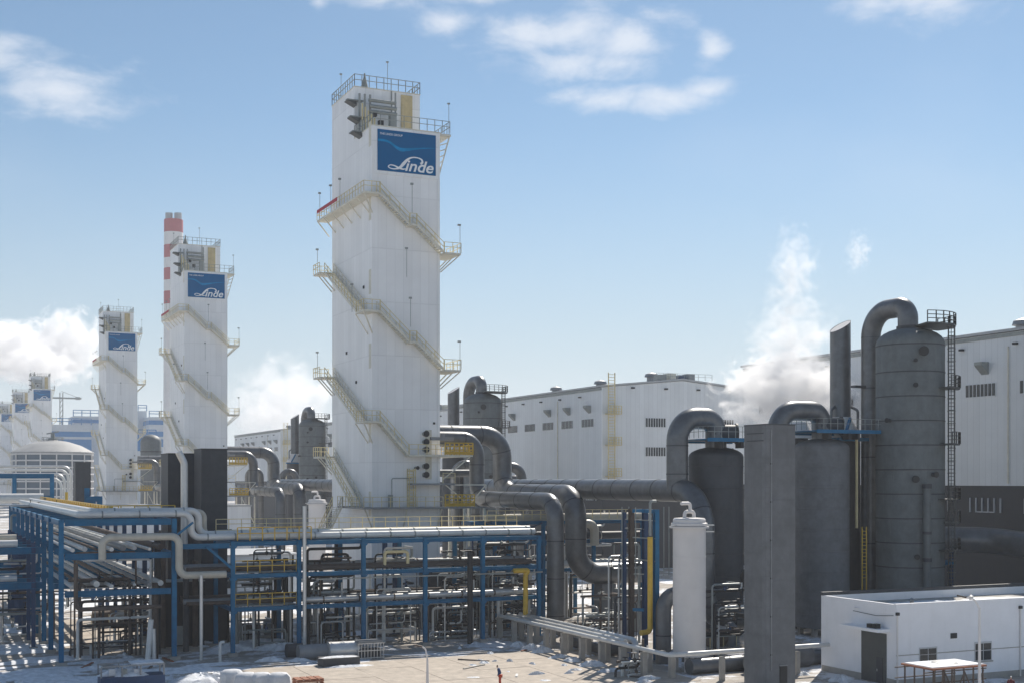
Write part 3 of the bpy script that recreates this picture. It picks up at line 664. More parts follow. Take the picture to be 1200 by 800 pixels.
# ------------------------------------------------------------------ adsorber vessels
def make_adsorber(cx, cy, r, zs, label, dx, rp, blue_x1, zfoot=2.5):
    v = thing('adsorber_vessel', (cx, cy, 0), label, 'vessel', 'grey adsorber vessels')
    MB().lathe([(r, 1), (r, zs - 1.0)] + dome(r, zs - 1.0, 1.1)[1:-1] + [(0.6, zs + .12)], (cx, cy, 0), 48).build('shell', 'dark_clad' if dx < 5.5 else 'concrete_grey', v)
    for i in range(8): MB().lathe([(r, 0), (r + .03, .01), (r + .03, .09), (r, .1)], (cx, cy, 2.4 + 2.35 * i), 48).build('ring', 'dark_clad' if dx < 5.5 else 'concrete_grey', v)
    for k in range(4): 
        a = k * math.pi / 2 + .6; MB().box((cx + (r - .6) * math.cos(a) - .25, cy + (r - .6) * math.sin(a) - .25, 0), (cx + (r - .6) * math.cos(a) + .25, cy + (r - .6) * math.sin(a) + .25, 1.3)).build('leg', 'concrete', v)
    zt = zs + 3.1
    lp = MB().tube(bends([(cx - dx, cy - .2, zfoot), (cx - dx, cy - .2, zt), (cx, cy, zt), (cx, cy, zs)], 2.4, 10), rp, 24).build('pipe_loop', 'grey_clad', v)
    for z in [q for q in (6, 12, 18, 21) if q > zfoot]: MB().tube([(cx - dx, cy - .2, z), (cx - dx, cy - .2, z + .1)], rp * 1.03, 24).build('band', 'dark_clad', lp)
    MB().tube([(cx - .4, cy, zt - 1.6), (cx + 1.9, cy - .9, zt - 1.6)], rp * .85, 20).build('manhole', 'dark_clad', v)
    MB().tube([(cx + 1.9, cy - .9, zt - 1.6), (cx + 2.05, cy - .96, zt - 1.6)], rp * .98, 20).build('flange', 'black', v)
    bl = MB().box((cx - r - .4, cy - r - .6, zs + .55), (blue_x1, cy - r - .5, zs + .95)).box((cx - r - .4, cy + r + .5, zs + .55), (blue_x1, cy + r + .6, zs + .95)).box((cx - r - .4, cy - r - .5, zs + .75), (blue_x1, cy + r + .5, zs + .85)).build('platform', 'blue_steel', v)
    r_ = MB(); railing(r_, [(blue_x1, cy - r - .55, zs + .95), (cx - r - .4, cy - r - .55, zs + .95), (cx - r - .4, cy + r + .55, zs + .95)], 1.2, .9, 0.05); r_.build('railing', 'rail_grey', bl)
    b = MB()
    for sx in (-.6, .3, .7): b.box((cx + sx * r, cy - r - .5, zs - .1), (cx + sx * r + .35, cy - r + .6, zs + .55))
    b.build('bracket', 'black', bl)
    return v
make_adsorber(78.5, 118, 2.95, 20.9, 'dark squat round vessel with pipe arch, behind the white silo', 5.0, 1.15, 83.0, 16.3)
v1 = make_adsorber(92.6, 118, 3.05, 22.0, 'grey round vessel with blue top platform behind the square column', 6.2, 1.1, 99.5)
yl = MB()
for i in range(14): yl.bar((96.0, 115.2, 6.5 + i * .4), (96.6, 115.2, 6.5 + i * .4), .06)
for x in (96.0, 96.6): yl.bar((x, 115.2, 0), (x, 115.2, 12.2), .1)
yl.thing('caged_ladder', 'yellow', 'short yellow ladder between two grey vessels above white building', 'ladder')
MB().bar((96.3, 116.5, 12), (96.3, 116.5, 22.4), .22).thing('riser_post', 'cream_yellow', 'thin yellow riser up the right side of platform vessel', 'post')

# chimney on a pale cone over a dark vessel
cx, cy = 99.1, 122.8
ch = thing('vent_stack', (cx, cy, 0), 'dark grey slanted-top vent stack on pale cone beside tall vessel', 'stack', 'slanted vent stacks')
MB().lathe([(2.3, 0), (2.3, 21.6), (2.2, 22.2), (0.3, 22.5)], (cx, cy, 0), 36).build('base_vessel', 'dark_clad', ch)
MB().lathe([(2.3, 22.3), (2.3, 22.8), (1.3, 24.6), (1.27, 24.8)], (cx, cy, 0), 28).build('cone', 'silo_white', ch)
vs = []; n = 28
for k in range(n):
    a = 2*math.pi*k/n; vs.append((cx + 1.2*math.cos(a), cy + 1.2*math.sin(a), 24.5))
for k in range(n):
    a = 2*math.pi*k/n; x, y = 1.2*math.cos(a), 1.2*math.sin(a); u = x
    vs.append((cx + x, cy + y, 35.5 + u * .62))
b = MB(); b.add(vs, [(k, (k+1) % n, n + (k+1) % n, n + k) for k in range(n)] );  fl = b.build('flue', 'grey_clad', ch)
b = MB(); b.add([(cx + (p[0]-cx)*.97, cy + (p[1]-cy)*.97, p[2] - .05) for p in vs[n:]], [tuple(range(n))]); b.build('sunlit_mouth', 'silo_white', fl)  # pale cap across the flue; sunlight on the opening is put into its colour
for a in (200, 320): 
    p = (cx + 2*math.cos(R(a)), cy + 2*math.sin(R(a)))
    MB().tube(bends([(p[0], p[1], 22.9), (p[0], p[1], 25.6), (cx + 1.2*math.cos(R(a)), cy + 1.2*math.sin(R(a)), 26.0)], .5), .16, 8).build('strut', 'grey_clad', ch)
MB().bar((97.3, 119.8, 22.4), (98.6, 120.4, 24.6), .28).build('brace', 'blue_steel', ch)
MB().box((95.8, 119.2, 21.9), (101.2, 120.3, 22.3)).build('platform', 'blue_steel', ch)
shift(ch, 121, 'dark vent stack right against the tallest tower, beside domed vessel'); shift(ch, 242, 'dark vent stack left of the domed vessel between nearest towers')
MB().lathe([(2.0, 0), (1.9, .3), (1.1, 1.9)], (94.6, 125, 22.3), 20).thing('relief_cowl', 'silo_white', 'small cream cowl on the blue platform beside the vent stack', 'cowl')
MB().lathe([(1.2, 0), (1.2, 22.3)], (94.6, 125, 0), 20).thing('cowl_duct', 'dark_clad', 'dark round duct standing under the small cream cowl', 'duct')

# square column in the foreground
cl = thing('square_stack', (64, 88.3, 0), 'tall square dark-grey column in the right foreground', 'column')
MB().box((62.6, 86.8, 0), (65.45, 89.9, 21.9)).build('shaft', 'concrete_grey', cl)
MB().box((62.58, 86.78, 21.9), (65.47, 89.92, 22.0)).build('cap', 'dark_clad', cl)
hc = MB().box((63.9, 86.72, 0.9), (64.6, 86.8, 2.3)).build('hatch', 'black', cl); MB().box((63.84, 86.7, 2.3), (64.66, 86.78, 2.38)).build('lintel', 'steel_grey', hc)
for i in range(9): MB().box((62.578, 86.778, 2.6 + 2.2 * i), (65.472, 89.922, 2.66 + 2.2 * i)).build('seam', 'concrete_grey', cl)
for z in (21.2, 20.6): MB().box((62.57, 87.2, z), (62.6, 89.5, z + .08)).build('strap', 'dark_clad', cl)
MB().bar((63.05, 86.77, 2), (63.05, 86.77, 21.5), .07).build('conduit', 'steel_grey', cl)
for i in range(6): MB().box((62.97, 86.74, 3.2 + 3.1 * i), (63.13, 86.8, 3.32 + 3.1 * i)).build('clip', 'black', cl)

# square dark columns by the towers
def dark_block(x0, y0, x1, y1, z, label):
    t = thing('square_duct', ((x0+x1)/2, (y0+y1)/2, 0), label, 'duct', 'dark square ducts')
    MB().box((x0, y0, 0), (x1, y1, z)).build('shaft', 'dark_clad', t); MB().box((x0-.05, y0-.05, z), (x1+.05, y1+.05, z+.12)).build('cap', 'black', t)
    return t
d1 = dark_block(28, 141, 30.8, 145, 20.7, 'dark square duct above the pipe rack, right one of two before second tower')
d2 = dark_block(25.6, 147.5, 29.2, 152, 20.3, 'dark square duct behind the curved white vent pipe, left one of two')
shift(d1, 121, 'dark square duct standing right of the domed storage tank')
dark_block(13.2, 300, 15.6, 302, 20.5, 'thin dark post-like duct at far left before the tank')
pipe('vent_pipe', [(26.0, 140, 5), (26.0, 140, 19.2), (25.4, 140, 20.4)], .38, 'silver', 'silver vent pipe with cut bent top before dark duct', bend=.9, band=5)

# ------------------------------------------------------------------ white silos
def make_silo(cx, cy, label):
    s = thing('silo', (cx, cy, 0), label, 'silo', 'white silos'); r = 1.5
    MB().lathe([(r, 1.6), (r, 13.2), (r + .16, 13.25), (r + .16, 13.5), (r, 13.55), (r, 13.8), (r - .12, 13.95), (.3, 14.02)], (cx, cy, 0), 40).build('shell', 'silo_white', s)
    MB().lathe([(r + .3, 13.05), (r + .3, 13.2)], (cx, cy, 0), 32).build('flange', 'silo_white', s)
    for z in (4.6, 7.6, 10.4): MB().lathe([(r, 0), (r + .02, .01), (r + .02, .06), (r, .07)], (cx, cy, z), 40).build('ring', 'silo_white', s)
    MB().tube(bends([(cx - .5, cy, 13.9), (cx - .5, cy, 14.55), (cx + .5, cy, 14.55), (cx + .5, cy, 13.9)], .3), .17, 10).tube(bends([(cx + .1, cy, 14.55), (cx + .1, cy, 15.3), (cx - 1.1, cy - .4, 15.3)], .3), .16, 10).build('top_piping', 'silo_white', s)
    for a in range(4):
        p = (cx + 1.2 * math.cos(R(45 + 90*a)), cy + 1.2 * math.sin(R(45 + 90*a))); MB().bar((*p, 0), (*p, 1.6), .28).build('leg', 'silo_white', s)
    MB().lathe([(r + .35, 1.45), (r + .35, 1.62)], (cx, cy, 0), 24).build('base_plate', 'silo_white', s)
    for sx, z in ((-1, 13.3), (1, 13.3), (1, 12.7)): MB().bar((cx + sx * 1.4, cy - .3, z), (cx + sx * 2.3, cy - .6, z), .1).build('stub', 'pale_pipe', s)
    return s
silo = make_silo(64.3, 101, 'white round silo on short legs in the right foreground')
shift(silo, 121, 'small distant white silo at the left foot of the tallest tower')

# ------------------------------------------------------------------ big grey lagged pipes beside the tower
GB = 4.2
p1 = pipe('process_pipe', [(59.3, 153, 22.6), (65.4, 153, 22.6), (65.4, 153, 15.0), (65.4, 130.5, 15.0), (65.4, 130.5, 0)], .98, 'grey_clad', 'slim grey pipe arch at the tallest tower, dropping left of the thick drop pipe', bend=2.2, band=GB, flange='dark_clad', n=24, seg=10)
p2 = pipe('process_pipe', [(59.3, 157.5, 23.3), (71.0, 157.5, 23.3), (71.0, 157.5, 15.6), (71.0, 136.3, 15.6), (71.0, 136.3, 6.3), (81, 136.3, 6.3)], 1.27, 'grey_clad', 'thick grey pipe arch at the tallest tower that turns right low over a pier', bend=2.9, band=GB, flange='dark_clad', n=24, seg=10)
p3 = pipe('process_pipe', [(73.6, 170, 16.3), (73.6, 113, 16.3), (73.6, 113, 3.2), (79.5, 113, 3.2)], 1.2, 'grey_clad', 'long straight grey pipe curving down in front of the dark vessel', bend=4.2, band=4.4, flange='dark_clad', n=24, seg=12)
p4 = pipe('process_pipe', [(66.5, 163, 0), (66.5, 163, 19.5), (69.5, 163, 19.5), (69.5, 163, 0)], .62, 'grey_clad', 'small grey pipe arch behind the tall arches', bend=1.5, band=4, flange='dark_clad')
p5 = pipe('process_pipe', [(75.5, 168, 0), (75.5, 168, 19.2), (78.8, 168, 19.2), (78.8, 168, 0)], .72, 'grey_clad', 'small grey arch pipe right of the thick arch, before pale hall', bend=1.6, band=4, flange='dark_clad')
p6 = pipe('process_pipe', [(77.8, 171, 0), (77.8, 171, 17.5), (80.6, 171, 17.5), (80.6, 171, 0)], .6, 'grey_clad', 'lowest grey arch pipe just right of another small arch', bend=1.3, band=4, flange='dark_clad')
p7 = pipe('header_pipe', [(62.2, 160, 18.3), (69, 160, 18.3)], .5, 'grey_clad', 'short level grey pipe between the arch legs', band=3)
for src, lab in ((p1, 'slim grey pipe arch right of the second tower'), (p2, 'thick grey pipe arch right of the second tower, bending down behind rack'), (p3, 'straight grey pipe seen left of the tallest tower'), (p4, 'small grey arch behind the second tower arches'), (p5, 'small grey arch pipe between second tower and domed vessel')):
    shift(src, 121, lab)
shift(p1, 242, 'slim grey pipe arch right of the third tower'); shift(p2, 242, 'thick grey pipe arch right of the third tower')
MB().box((74.0, 135.3, 0), (75.9, 137.3, 5.05)).thing('pipe_pier', 'concrete_grey', 'square concrete pier under the low thick grey pipe', 'pier')
pipe('process_pipe', [(76.5, 109.5, 7.4), (80.3, 109.5, 7.4)], .98, 'grey_clad', 'level dark grey pipe running behind the square column', band=3, flange='black', n=20)
pipe('process_pipe', [(67.5, 106, 0), (67.5, 106, 6.5), (64.6, 106, 6.5), (64.6, 106, 0)], .75, 'grey_clad', 'low grey pipe elbow just behind the white silo', bend=2.2, band=4, flange='dark_clad')
pipe('buried_pipe', [(68.5, 97, 1.0), (71.2, 98.5, 1.0), (76, 99, 1.0)], 1.05, 'grey_clad', 'grey stub pipe lying against the white building', n=20)
pipe('ground_pipe', [(63, 99, .7), (79, 99.6, .7)], .7, 'grey_clad', 'low grey ground pipe behind the square column base', n=16)
pipe('duct_pipe', [(108, 118, 10.5), (114, 114, 10.4), (118, 100, 9.0)], 1.5, 'grey_clad', 'wide dark grey duct at the right edge before the black wall', bend=5, n=20)
fr = thing('steel_gantry', (110, 119, 0), 'blue steel frame between tall vessel and black hall wall', 'frame')
for x, y in ((107.5, 119), (112.5, 119)): MB().hbeam((x, y, 0), (x, y, 11.5), .4).build('column', 'dark_blue', fr)
for z in (11.3, 7.6): MB().hbeam((106.5, 118.7, z), (112.8, 118.7, z), .4, .6).build('beam', 'blue_steel', fr)

# ------------------------------------------------------------------ pipe racks
def rack_x(label, xs, y0, y1, levels, ztop, mat='blue_steel', base_plate=True, rail=True, loc=None):
    rk = thing('pipe_rack', (xs[0], y0, 0), label, 'pipe rack', 'blue steel pipe racks')
    for x in xs:
        for y in (y0, y1):
            c = MB().hbeam((x, y, .35), (x, y, ztop), .4, .4, .05).build('column', mat, rk)
            MB().box((x - .45, y - .45, 0), (x + .45, y + .45, .35)).build('footing', 'concrete', c)
        for z in levels: MB().hbeam((x, y0 + .21, z), (x, y1 - .21, z), .3, .4, .05).build('cross_beam', mat, rk)
    for x in xs:
        for z in levels:
            g_ = MB(); g_.add([(x - .42, y0 - .25, z - .21), (x + .42, y0 - .25, z - .21), (x + .26, y0 - .25, z - .42), (x - .26, y0 - .25, z - .42), (x - .42, y0 - .22, z - .21), (x + .42, y0 - .22, z - .21), (x + .26, y0 - .22, z - .42), (x - .26, y0 - .22, z - .42)], [(0,1,2,3),(7,6,5,4),(0,4,5,1),(1,5,6,2),(2,6,7,3),(3,7,4,0)])
            g_.build('gusset', mat, rk)
    for a, b in zip(xs[:-1], xs[1:]):
        for y in (y0, y1):
            for z in levels: MB().hbeam((a + .21, y, z), (b - .21, y, z), .3, .42, .05).build('beam', mat, rk)
    return rk
XS = [28.5, 35.2, 42.0, 48.8, 55.4, 62.1]
rk1 = rack_x('long blue steel pipe rack crossing in front of the tallest tower', XS, 128, 136, (4.6, 7.9, 11.1), 11.35)
MB().bar((28.5, 127.9, 8.6), (25.9, 127.9, 10.9), .25).build('brace', 'blue_steel', rk1); MB().hbeam((22.9+.3, 128, 10.95), (28.2, 128, 10.95), .36, .5).build('beam', 'blue_steel', rk1)
for lv, x0, x1, m in ((4.9, 28.8, 35, 'yellow'), (8.2, 28.8, 35, 'yellow')):
    r_ = MB(); railing(r_, [(x0, 128.3, lv), (x1, 128.3, lv)], 1.2, 1.25, .08); r_.build('handrail', m, rk1)
    MB().box((28.8, 128.5, lv - .05), (34.9, 130.2, lv + .02)).build('grating', 'rail_grey', rk1)
r_ = MB(); railing(r_, [(28, 133.5, 12.3), (62, 133.5, 12.3)], 1.1, 1.3, .07); r_.build('handrail', 'cream_yellow', rk1)
MB().box((28, 132.2, 12.15), (62, 133.6, 12.3)).build('grating', 'cream_yellow', rk1)
r_ = MB(); railing(r_, [(29, 128.15, 11.4), (36.5, 128.15, 11.4)], 1.3, 1.3, .1); r_.build('handrail', 'yellow', rk1)
ty = thing('cable_tray', (45, 127.6, 11.6), 'thin galvanised cable tray along the front edge of the long rack', 'cable tray')
MB().box((36.8, 127.45, 7.3), (62.3, 127.62, 7.32)).box((36.8, 127.43, 7.3), (62.3, 127.45, 7.45)).build('channel', 'rail_grey', ty)
for i in range(5): MB().tube([(36.8, 127.5 + .025 * i, 7.35), (62.3, 127.5 + .025 * i, 7.35 + .01 * i)], .018, 6).build('cable', 'black', ty)
# left rack: runs away from the camera
YS = [128, 138.2] + [138.2 + 7.6 * k for k in range(1, 9)]
rk2 = thing('pipe_rack', (12.4, 128, 0), 'tall blue pipe rack corner at left with columns running back', 'pipe rack', 'blue steel pipe racks')
for k, y in enumerate(YS):
    for x in (12.4, 22.8):
        c = MB().hbeam((x, y, .35), (x, y, 13.7), .44, .44, .06).build('column', 'blue_steel' if k < 1 else ('dark_blue' if x > 20 else 'blue_steel'), rk2)
        MB().box((x - .5, y - .5, 0), (x + .5, y + .5, .35)).build('footing', 'concrete', c)
    for z in (6.7, 10.2, 13.4): MB().hbeam((12.7, y, z), (22.5, y, z), .4, .58, .06).build('cross_beam', 'blue_steel', rk2)
for x in (12.4, 22.8):
    for z in ((13.4,) if x < 20 else (10.2, 13.4)):
        for k in range(len(YS) - 1): MB().hbeam((x, YS[k] + .3, z), (x, YS[k+1] - .3, z), .3, .5, .05).build('beam', 'blue_steel', rk2)
MB().bar((22.8, 127.9, 11.9), (24.6, 127.9, 13.3), .2).build('brace', 'blue_steel', rk2)
# left wing
rk3 = thing('pipe_rack', (2, 142, 0), 'low blue pipe rack wing at the left picture edge', 'pipe rack', 'blue steel pipe racks')
for k in range(7):
    y = 141.5 + 6.2 * k
    for x in (-3.0, 4.8, 11.0):
        c = MB().hbeam((x, y, .3), (x, y, 11), .4, .4, .05).build('column', 'dark_blue', rk3); MB().box((x - .4, y - .4, 0), (x + .4, y + .4, .3)).build('footing', 'concrete', c)
    for z in (6.6, 10.2): MB().hbeam((-2.8, y, z), (11.9, y, z), .45, .7, .06).build('cross_beam', 'blue_steel', rk3)
# rear rack right of the pipe drop
rk4 = rack_x('short blue pipe rack behind the thick grey drop pipe', [63.5, 70.0, 77.0, 84.0], 143, 148, (6.3, 9.8, 12.2), 12.4)
r_ = MB(); railing(r_, [(62.5, 143, 12.6), (84, 143, 12.6)], 1.1, 1.2, .08); r_.build('handrail', 'cream_yellow', rk4)
for a, b in ((63.5, 70), ): MB().bar((a, 143, 9.9), (b, 143, 12.2), .15).build('brace', 'dark_blue', rk4); MB().bar((b, 143.02, 9.9), (a, 143.02, 12.2), .15).build('brace', 'dark_blue', rk4)
# blue access frame left of the silo
af = thing('access_tower', (66, 108, 0), 'tall blue steel access frame with thin ties left of white silo', 'frame')
fx = [(WX(757, 110), 110), (WX(770, 107.5), 107.5), (WX(741, 111), 111), (WX(733, 113.5), 113.5)]
for k, (x, y) in enumerate(fx): MB().hbeam((x, y, 0), (x, y, 14.6 if k < 3 else 14.2), .46 if k != 3 else .3).build('column', ('dark_blue', 'blue_steel', 'rusty', 'dark_blue')[k], af)
for z, (i, j), w in ((14.4, (0, 1), .35), (14.4, (2, 0), .35), (12.6, (3, 0), .12), (13.5, (3, 1), .1), (11.8, (2, 1), .1), (4.7, (2, 0), .3), (9.6, (3, 1), .12), (8.2, (2, 0), .12)):
    MB().bar((*fx[i], z), (*fx[j], z), w).build('tie', 'blue_steel' if w > .2 else 'rail_grey', af)
for k, px in enumerate((746, 779, 785, 730, 738)):
    x = WX(px, 109 + .6 * k); MB().bar((x, 109 + .6*k, 4 if k > 2 else 8), (x, 109 + .6*k, 14.8), .07).build('rod', 'rail_grey', af)
pipe('riser_pipe', [(WX(763, 106.8), 106.8, 12.0), (WX(763, 106.8), 106.8, 3.0), (WX(752, 106.8), 106.8, 2.9)], .26, 'yellow', 'yellow vertical riser pipe beside the blue access frame', bend=.4)
pipe('riser_pipe', [(WX(763, 107.4), 107.4, 12.1), (WX(763, 107.4), 107.4, 15.4), (WX(770, 107.4), 107.4, 15.4)], .13, 'rail_grey', 'thin grey riser above the yellow pipe', bend=.3)

# ------------------------------------------------------------------ pipes on the racks
def straps(o, pts_axis, r, x0, x1, y, z, step, mat='rail_grey'):
    k = int((x1 - x0) / step)
    for i in range(k + 1):
        x = x0 + (x1 - x0) * i / max(k, 1); MB().tube([(x - .07, y, z), (x + .07, y, z)], r * 1.12, 12).build('strap', mat, o)
def rack_pipe(yo, zt, r, label, mat='pale_pipe', x_end=62.0, drop=24.0, gap=0.0):
    # comes along the left rack, turns the corner, steps down, runs right
    z1 = 13.8 + r; z2 = 11.45 + r
    xl = 14.2 + yo
    o = pipe('rack_pipe', [(xl, 205, z1 + zt), (xl, 128.9 + yo, z1 + zt), (drop, 128.9 + yo, z1 + zt), (drop, 128.9 + yo, z2 + zt), (x_end, 128.9 + yo, z2 + zt)], r, mat, label, bend=r * 2.6, n=14)
    straps(o, 0, r, drop + 1.6, x_end - .5, 128.9 + yo, z2 + zt, 2.6); straps(o, 0, r, xl + 2.0, drop - 1.5, 128.9 + yo, z1 + zt, 2.6)
    return o
rack_pipe(0.0, 0, .33, 'front white pipe along the top edge of the long rack', drop=24.6)
rack_pipe(1.3, .25, .33, 'second white pipe on top of the long rack, behind the front one', drop=25.6)
rack_pipe(2.6, .2, .26, 'third thinner pale pipe on top of the long rack', 'tan_pipe', drop=26.4)
o = pipe('rack_pipe', [(17.5, 132.4, 14.6), (17.5, 200, 14.6)], .22, 'yellow', 'yellow pipe along the top of the left rack')
hr = MB(); railing(hr, [(17.0, 131.5, 13.9), (17.0, 205, 13.9)], 1.0, 2.2, .09); railing(hr, [(17.0, 131.5, 13.9), (23.5, 131.5, 13.9)], 1.0, 1.3, .1); hr.box((15.9, 131.5, 13.8), (17.0, 205, 13.9)); hr.thing('walkway_rail', 'yellow', 'yellow handrail walkway on top of the left rack', 'handrail')
pipe('loop_pipe', [(WX(121, 127.2), 127.2, 9.9), (WX(121, 127.2), 127.2, 12.0), (WX(211, 127.2), 127.2, 12.0), (WX(211, 127.2), 127.2, 8.2), (WX(266, 127.2), 127.2, 8.2)], .36, 'tan_pipe', 'cream pipe bent up and over on the left rack front', bend=.8)
pipe('drain_pipe', [(WX(90, 127.3), 127.3, 9.6), (WX(90, 127.3), 127.3, 5.3), (WX(190, 127.3), 127.3, 5.3)], .2, 'rusty', 'rusty small pipe dropping and turning right under left rack', bend=.6)
mats = ['silver', 'rusty', 'silver', 'pale_pipe', 'rusty', 'silver', 'steel_grey', 'pale_pipe']
names = ['first', 'second', 'third', 'fourth', 'fifth', 'sixth', 'seventh', 'eighth']
colr = {'silver': 'silver', 'rusty': 'rusty brown', 'pale_pipe': 'whitish', 'steel_grey': 'grey', 'tan_pipe': 'cream', 'dark_clad': 'dark'}
for li, (z, nm) in enumerate(((7.1, 'lower'), (10.6, 'upper'))):
    for i in range(8):
        r = (.22, .15, .3, .18, .24, .14, .2, .28)[(i + 3 * li) % 8]; x = 13.5 + i * 1.18; m = mats[(i + 2 * li) % 8]
        pipe('rack_pipe', [(x, 128.6 + (i % 3) * .8, z + r), (x, 205, z + r)], r, m, f'{colr[m]} pipe running back, {names[i]} from left on the {nm} deck of left rack', n=10)
for li, (z, nm, ms) in enumerate(((4.9, 'lower', ('silver', 'rusty', 'steel_grey', 'rusty')), (8.2, 'middle', ('rusty', 'rusty', 'steel_grey', 'silver')))):
    for i in range(4):
        r = (.3, .2, .26, .36)[(i + li) % 4]; y = 129.0 + i * 1.7; m = ms[i]
        o = pipe('rack_pipe', [(36.0 if i < 1 else 24.5, y, z + r), (62.4, y, z + r)], r, m, f'{colr[m]} pipe along the {nm} deck of long rack, {names[i]} from the front', n=12)
        straps(o, 0, r, 38, 61, y, z + r, 3.4, 'rusty')
for i, (z, r, m, c) in enumerate(((12.75, .5, 'tan_pipe', 'cream'), (10.35, .55, 'dark_clad', 'dark'), (6.9, .45, 'silver', 'silver'))):
    pipe('rack_pipe', [(63, 144.5 + .6 * (i % 2), z), (86, 144.5 + .6 * (i % 2), z)], r, m, f'{c} pipe lying along the short rear rack', n=14, band=3.2, flange='tan_pipe' if i else None)
pipe('loop_pipe', [(74.5, 142, 9.3), (74.5, 142, 12.0), (76.6, 142, 12.0), (76.6, 142, 9.3)], .55, 'tan_pipe', 'thick cream U-shaped pipe on the short rear rack', bend=1.0, band=2)
for i in range(3):
    z = (10.9, 7.3, 11.5)[i]; x = 3.4 + i * 2.2
    pipe('rack_pipe', [(-5, 141.9 + i * .8, z), (9.5, 141.9 + i * .8, z)], (.4, .3, .3)[i], ('pale_pipe', 'silver', 'tan_pipe')[i], ('thick whitish level pipe on the left wing rack', 'silver level pipe low on the left wing rack', 'cream level pipe highest on the left wing rack')[i], n=12)
pipe('loop_pipe', [(WX(603, 127.4), 127.4, 7.6), (WX(621, 127.4), 127.4, 7.6), (WX(617, 127.4), 127.4, 7.2), (WX(617, 127.4), 127.4, 2.8)], .27, 'yellow', 'yellow pipe dropping at the right end of the long rack', bend=.5)
pipe('loop_pipe', [(WX(452, 129), 129, 8.4), (WX(452, 129), 129, 9.9), (WX(479, 129), 129, 9.9), (WX(479, 129), 129, 8.6)], .17, 'cream_yellow', 'small pale yellow pipe loop in the rack before the tower', bend=.35)
pipe('standpipe', [(WX(358, 127.4), 127.4, 0), (WX(358, 127.4), 127.4, 14.8)], .2, 'silver', 'tall thin silver standpipe in front of the long rack')
pipe('standpipe', [(WX(552, 127.2), 127.2, 0), (WX(552, 127.2), 127.2, 9.8)], .3, 'black', 'black vertical pole in front of long rack, right part')
pipe('standpipe', [(WX(237, 126.6), 126.6, 0), (WX(237, 126.6), 126.6, 8.2)], .17, 'silver', 'thin grey standpipe in front of the dark duct')
for k, (px, y, z, m, lab) in enumerate(((186, 133, 12.2, 'black', 'black riser pipe left of the dark ducts'), (192, 137, 12, 'rusty', 'rusty riser pipe near the left rack corner'), (219, 133.5, 10.5, 'dark_clad', 'dark riser behind the cream bent pipe'),
        (183, 129.6, 7.4, 'rusty', 'short rusty riser at the left rack right column'), (230, 137.0, 9.0, 'rusty', 'rusty riser close beside the silver standpipe'), (325, 137.5, 9, 'black', 'left black riser of a pair behind the yellow railings'), (336, 137.5, 9, 'black', 'right black riser of a pair behind the yellow railings'), (396, 138, 11, 'black', 'black riser left of the tower base'), (452, 139, 11, 'dark_blue', 'dark blue riser at the tower foot, left of pair'), (464, 139, 11, 'dark_blue', 'dark blue riser at the tower foot, right of pair'))):
    x = WX(px, y); pipe('riser_pipe', [(x, y, 0), (x, y, z)], .3, m, lab, n=12, band=3)
pipe('standpipe', [(WX(259, 124.5), 124.5, 0), (WX(259, 124.5), 124.5, 1.9), (WX(264, 124.5), 124.5, 1.9)], .14, 'pale_pipe', 'short white hooked standpipe on the ground before the rack', bend=.3)
pipe('bollard_pipe', [(WX(174, 127), 127, 0), (WX(178, 127), 127, 4.1)], .26, 'pale_pipe', 'leaning whitish pipe propped under the left rack')
pipe('bollard_pipe', [(WX(182, 127), 127, 0), (WX(181, 127), 127, 3.2)], .2, 'silver', 'leaning grey pipe propped beside the whitish one')
# ------------------------------------------------------------------ low pipe run on concrete posts
lr = thing('pipe_trestle', (58.6, 110, 0), 'row of concrete posts carrying low pipes through the yard', 'pipe support')
k = 0
for row, x in enumerate((58.5, 60.4)):
    for i in range(10):
        y = 130.5 - i * 3.9 - row * 1.6
        if y < 96: continue
        MB().box((x - .24, y - .24, 0), (x + .24, y + .24, 2.1)).build('post', 'concrete', lr)
for i in range(9):
    y = 130.5 - i * 3.9; MB().box((58.2, y - .16, 2.1), (60.7, y + .16, 2.25)).build('crossbar', 'concrete', lr)
for i in range(4): MB().box((63.5 + 4 * i, 94.6, 0), (63.9 + 4 * i, 95.0, 2.1)).build('post', 'concrete', lr)
pipe('yard_pipe', [(58.4, 132, 4.6), (58.4, 130.6, 4.6), (58.4, 130.6, 2.5), (58.4, 94.9, 2.5), (76.5, 94.9, 2.5)], .2, 'pale_pipe', 'whitish low pipe along the outer side of the concrete posts, turning right', bend=.5, n=12)
pipe('yard_pipe', [(59.3, 130, 2.55), (59.3, 104, 2.55)], .26, 'silver', 'silver low pipe, middle one on the concrete posts', n=12, band=4)
pipe('yard_pipe', [(60.4, 129, 2.6), (60.4, 104, 2.6), (60.4, 104, .5)], .3, 'silver', 'thicker silver low pipe, inner one on the concrete posts', n=12, band=4, bend=.6)
pipe('yard_pipe', [(61.6, 121, .7), (61.6, 112, .7), (66, 112, .7)], .5, 'dark_clad', 'dark low pipe near the ground behind concrete posts', n=14)

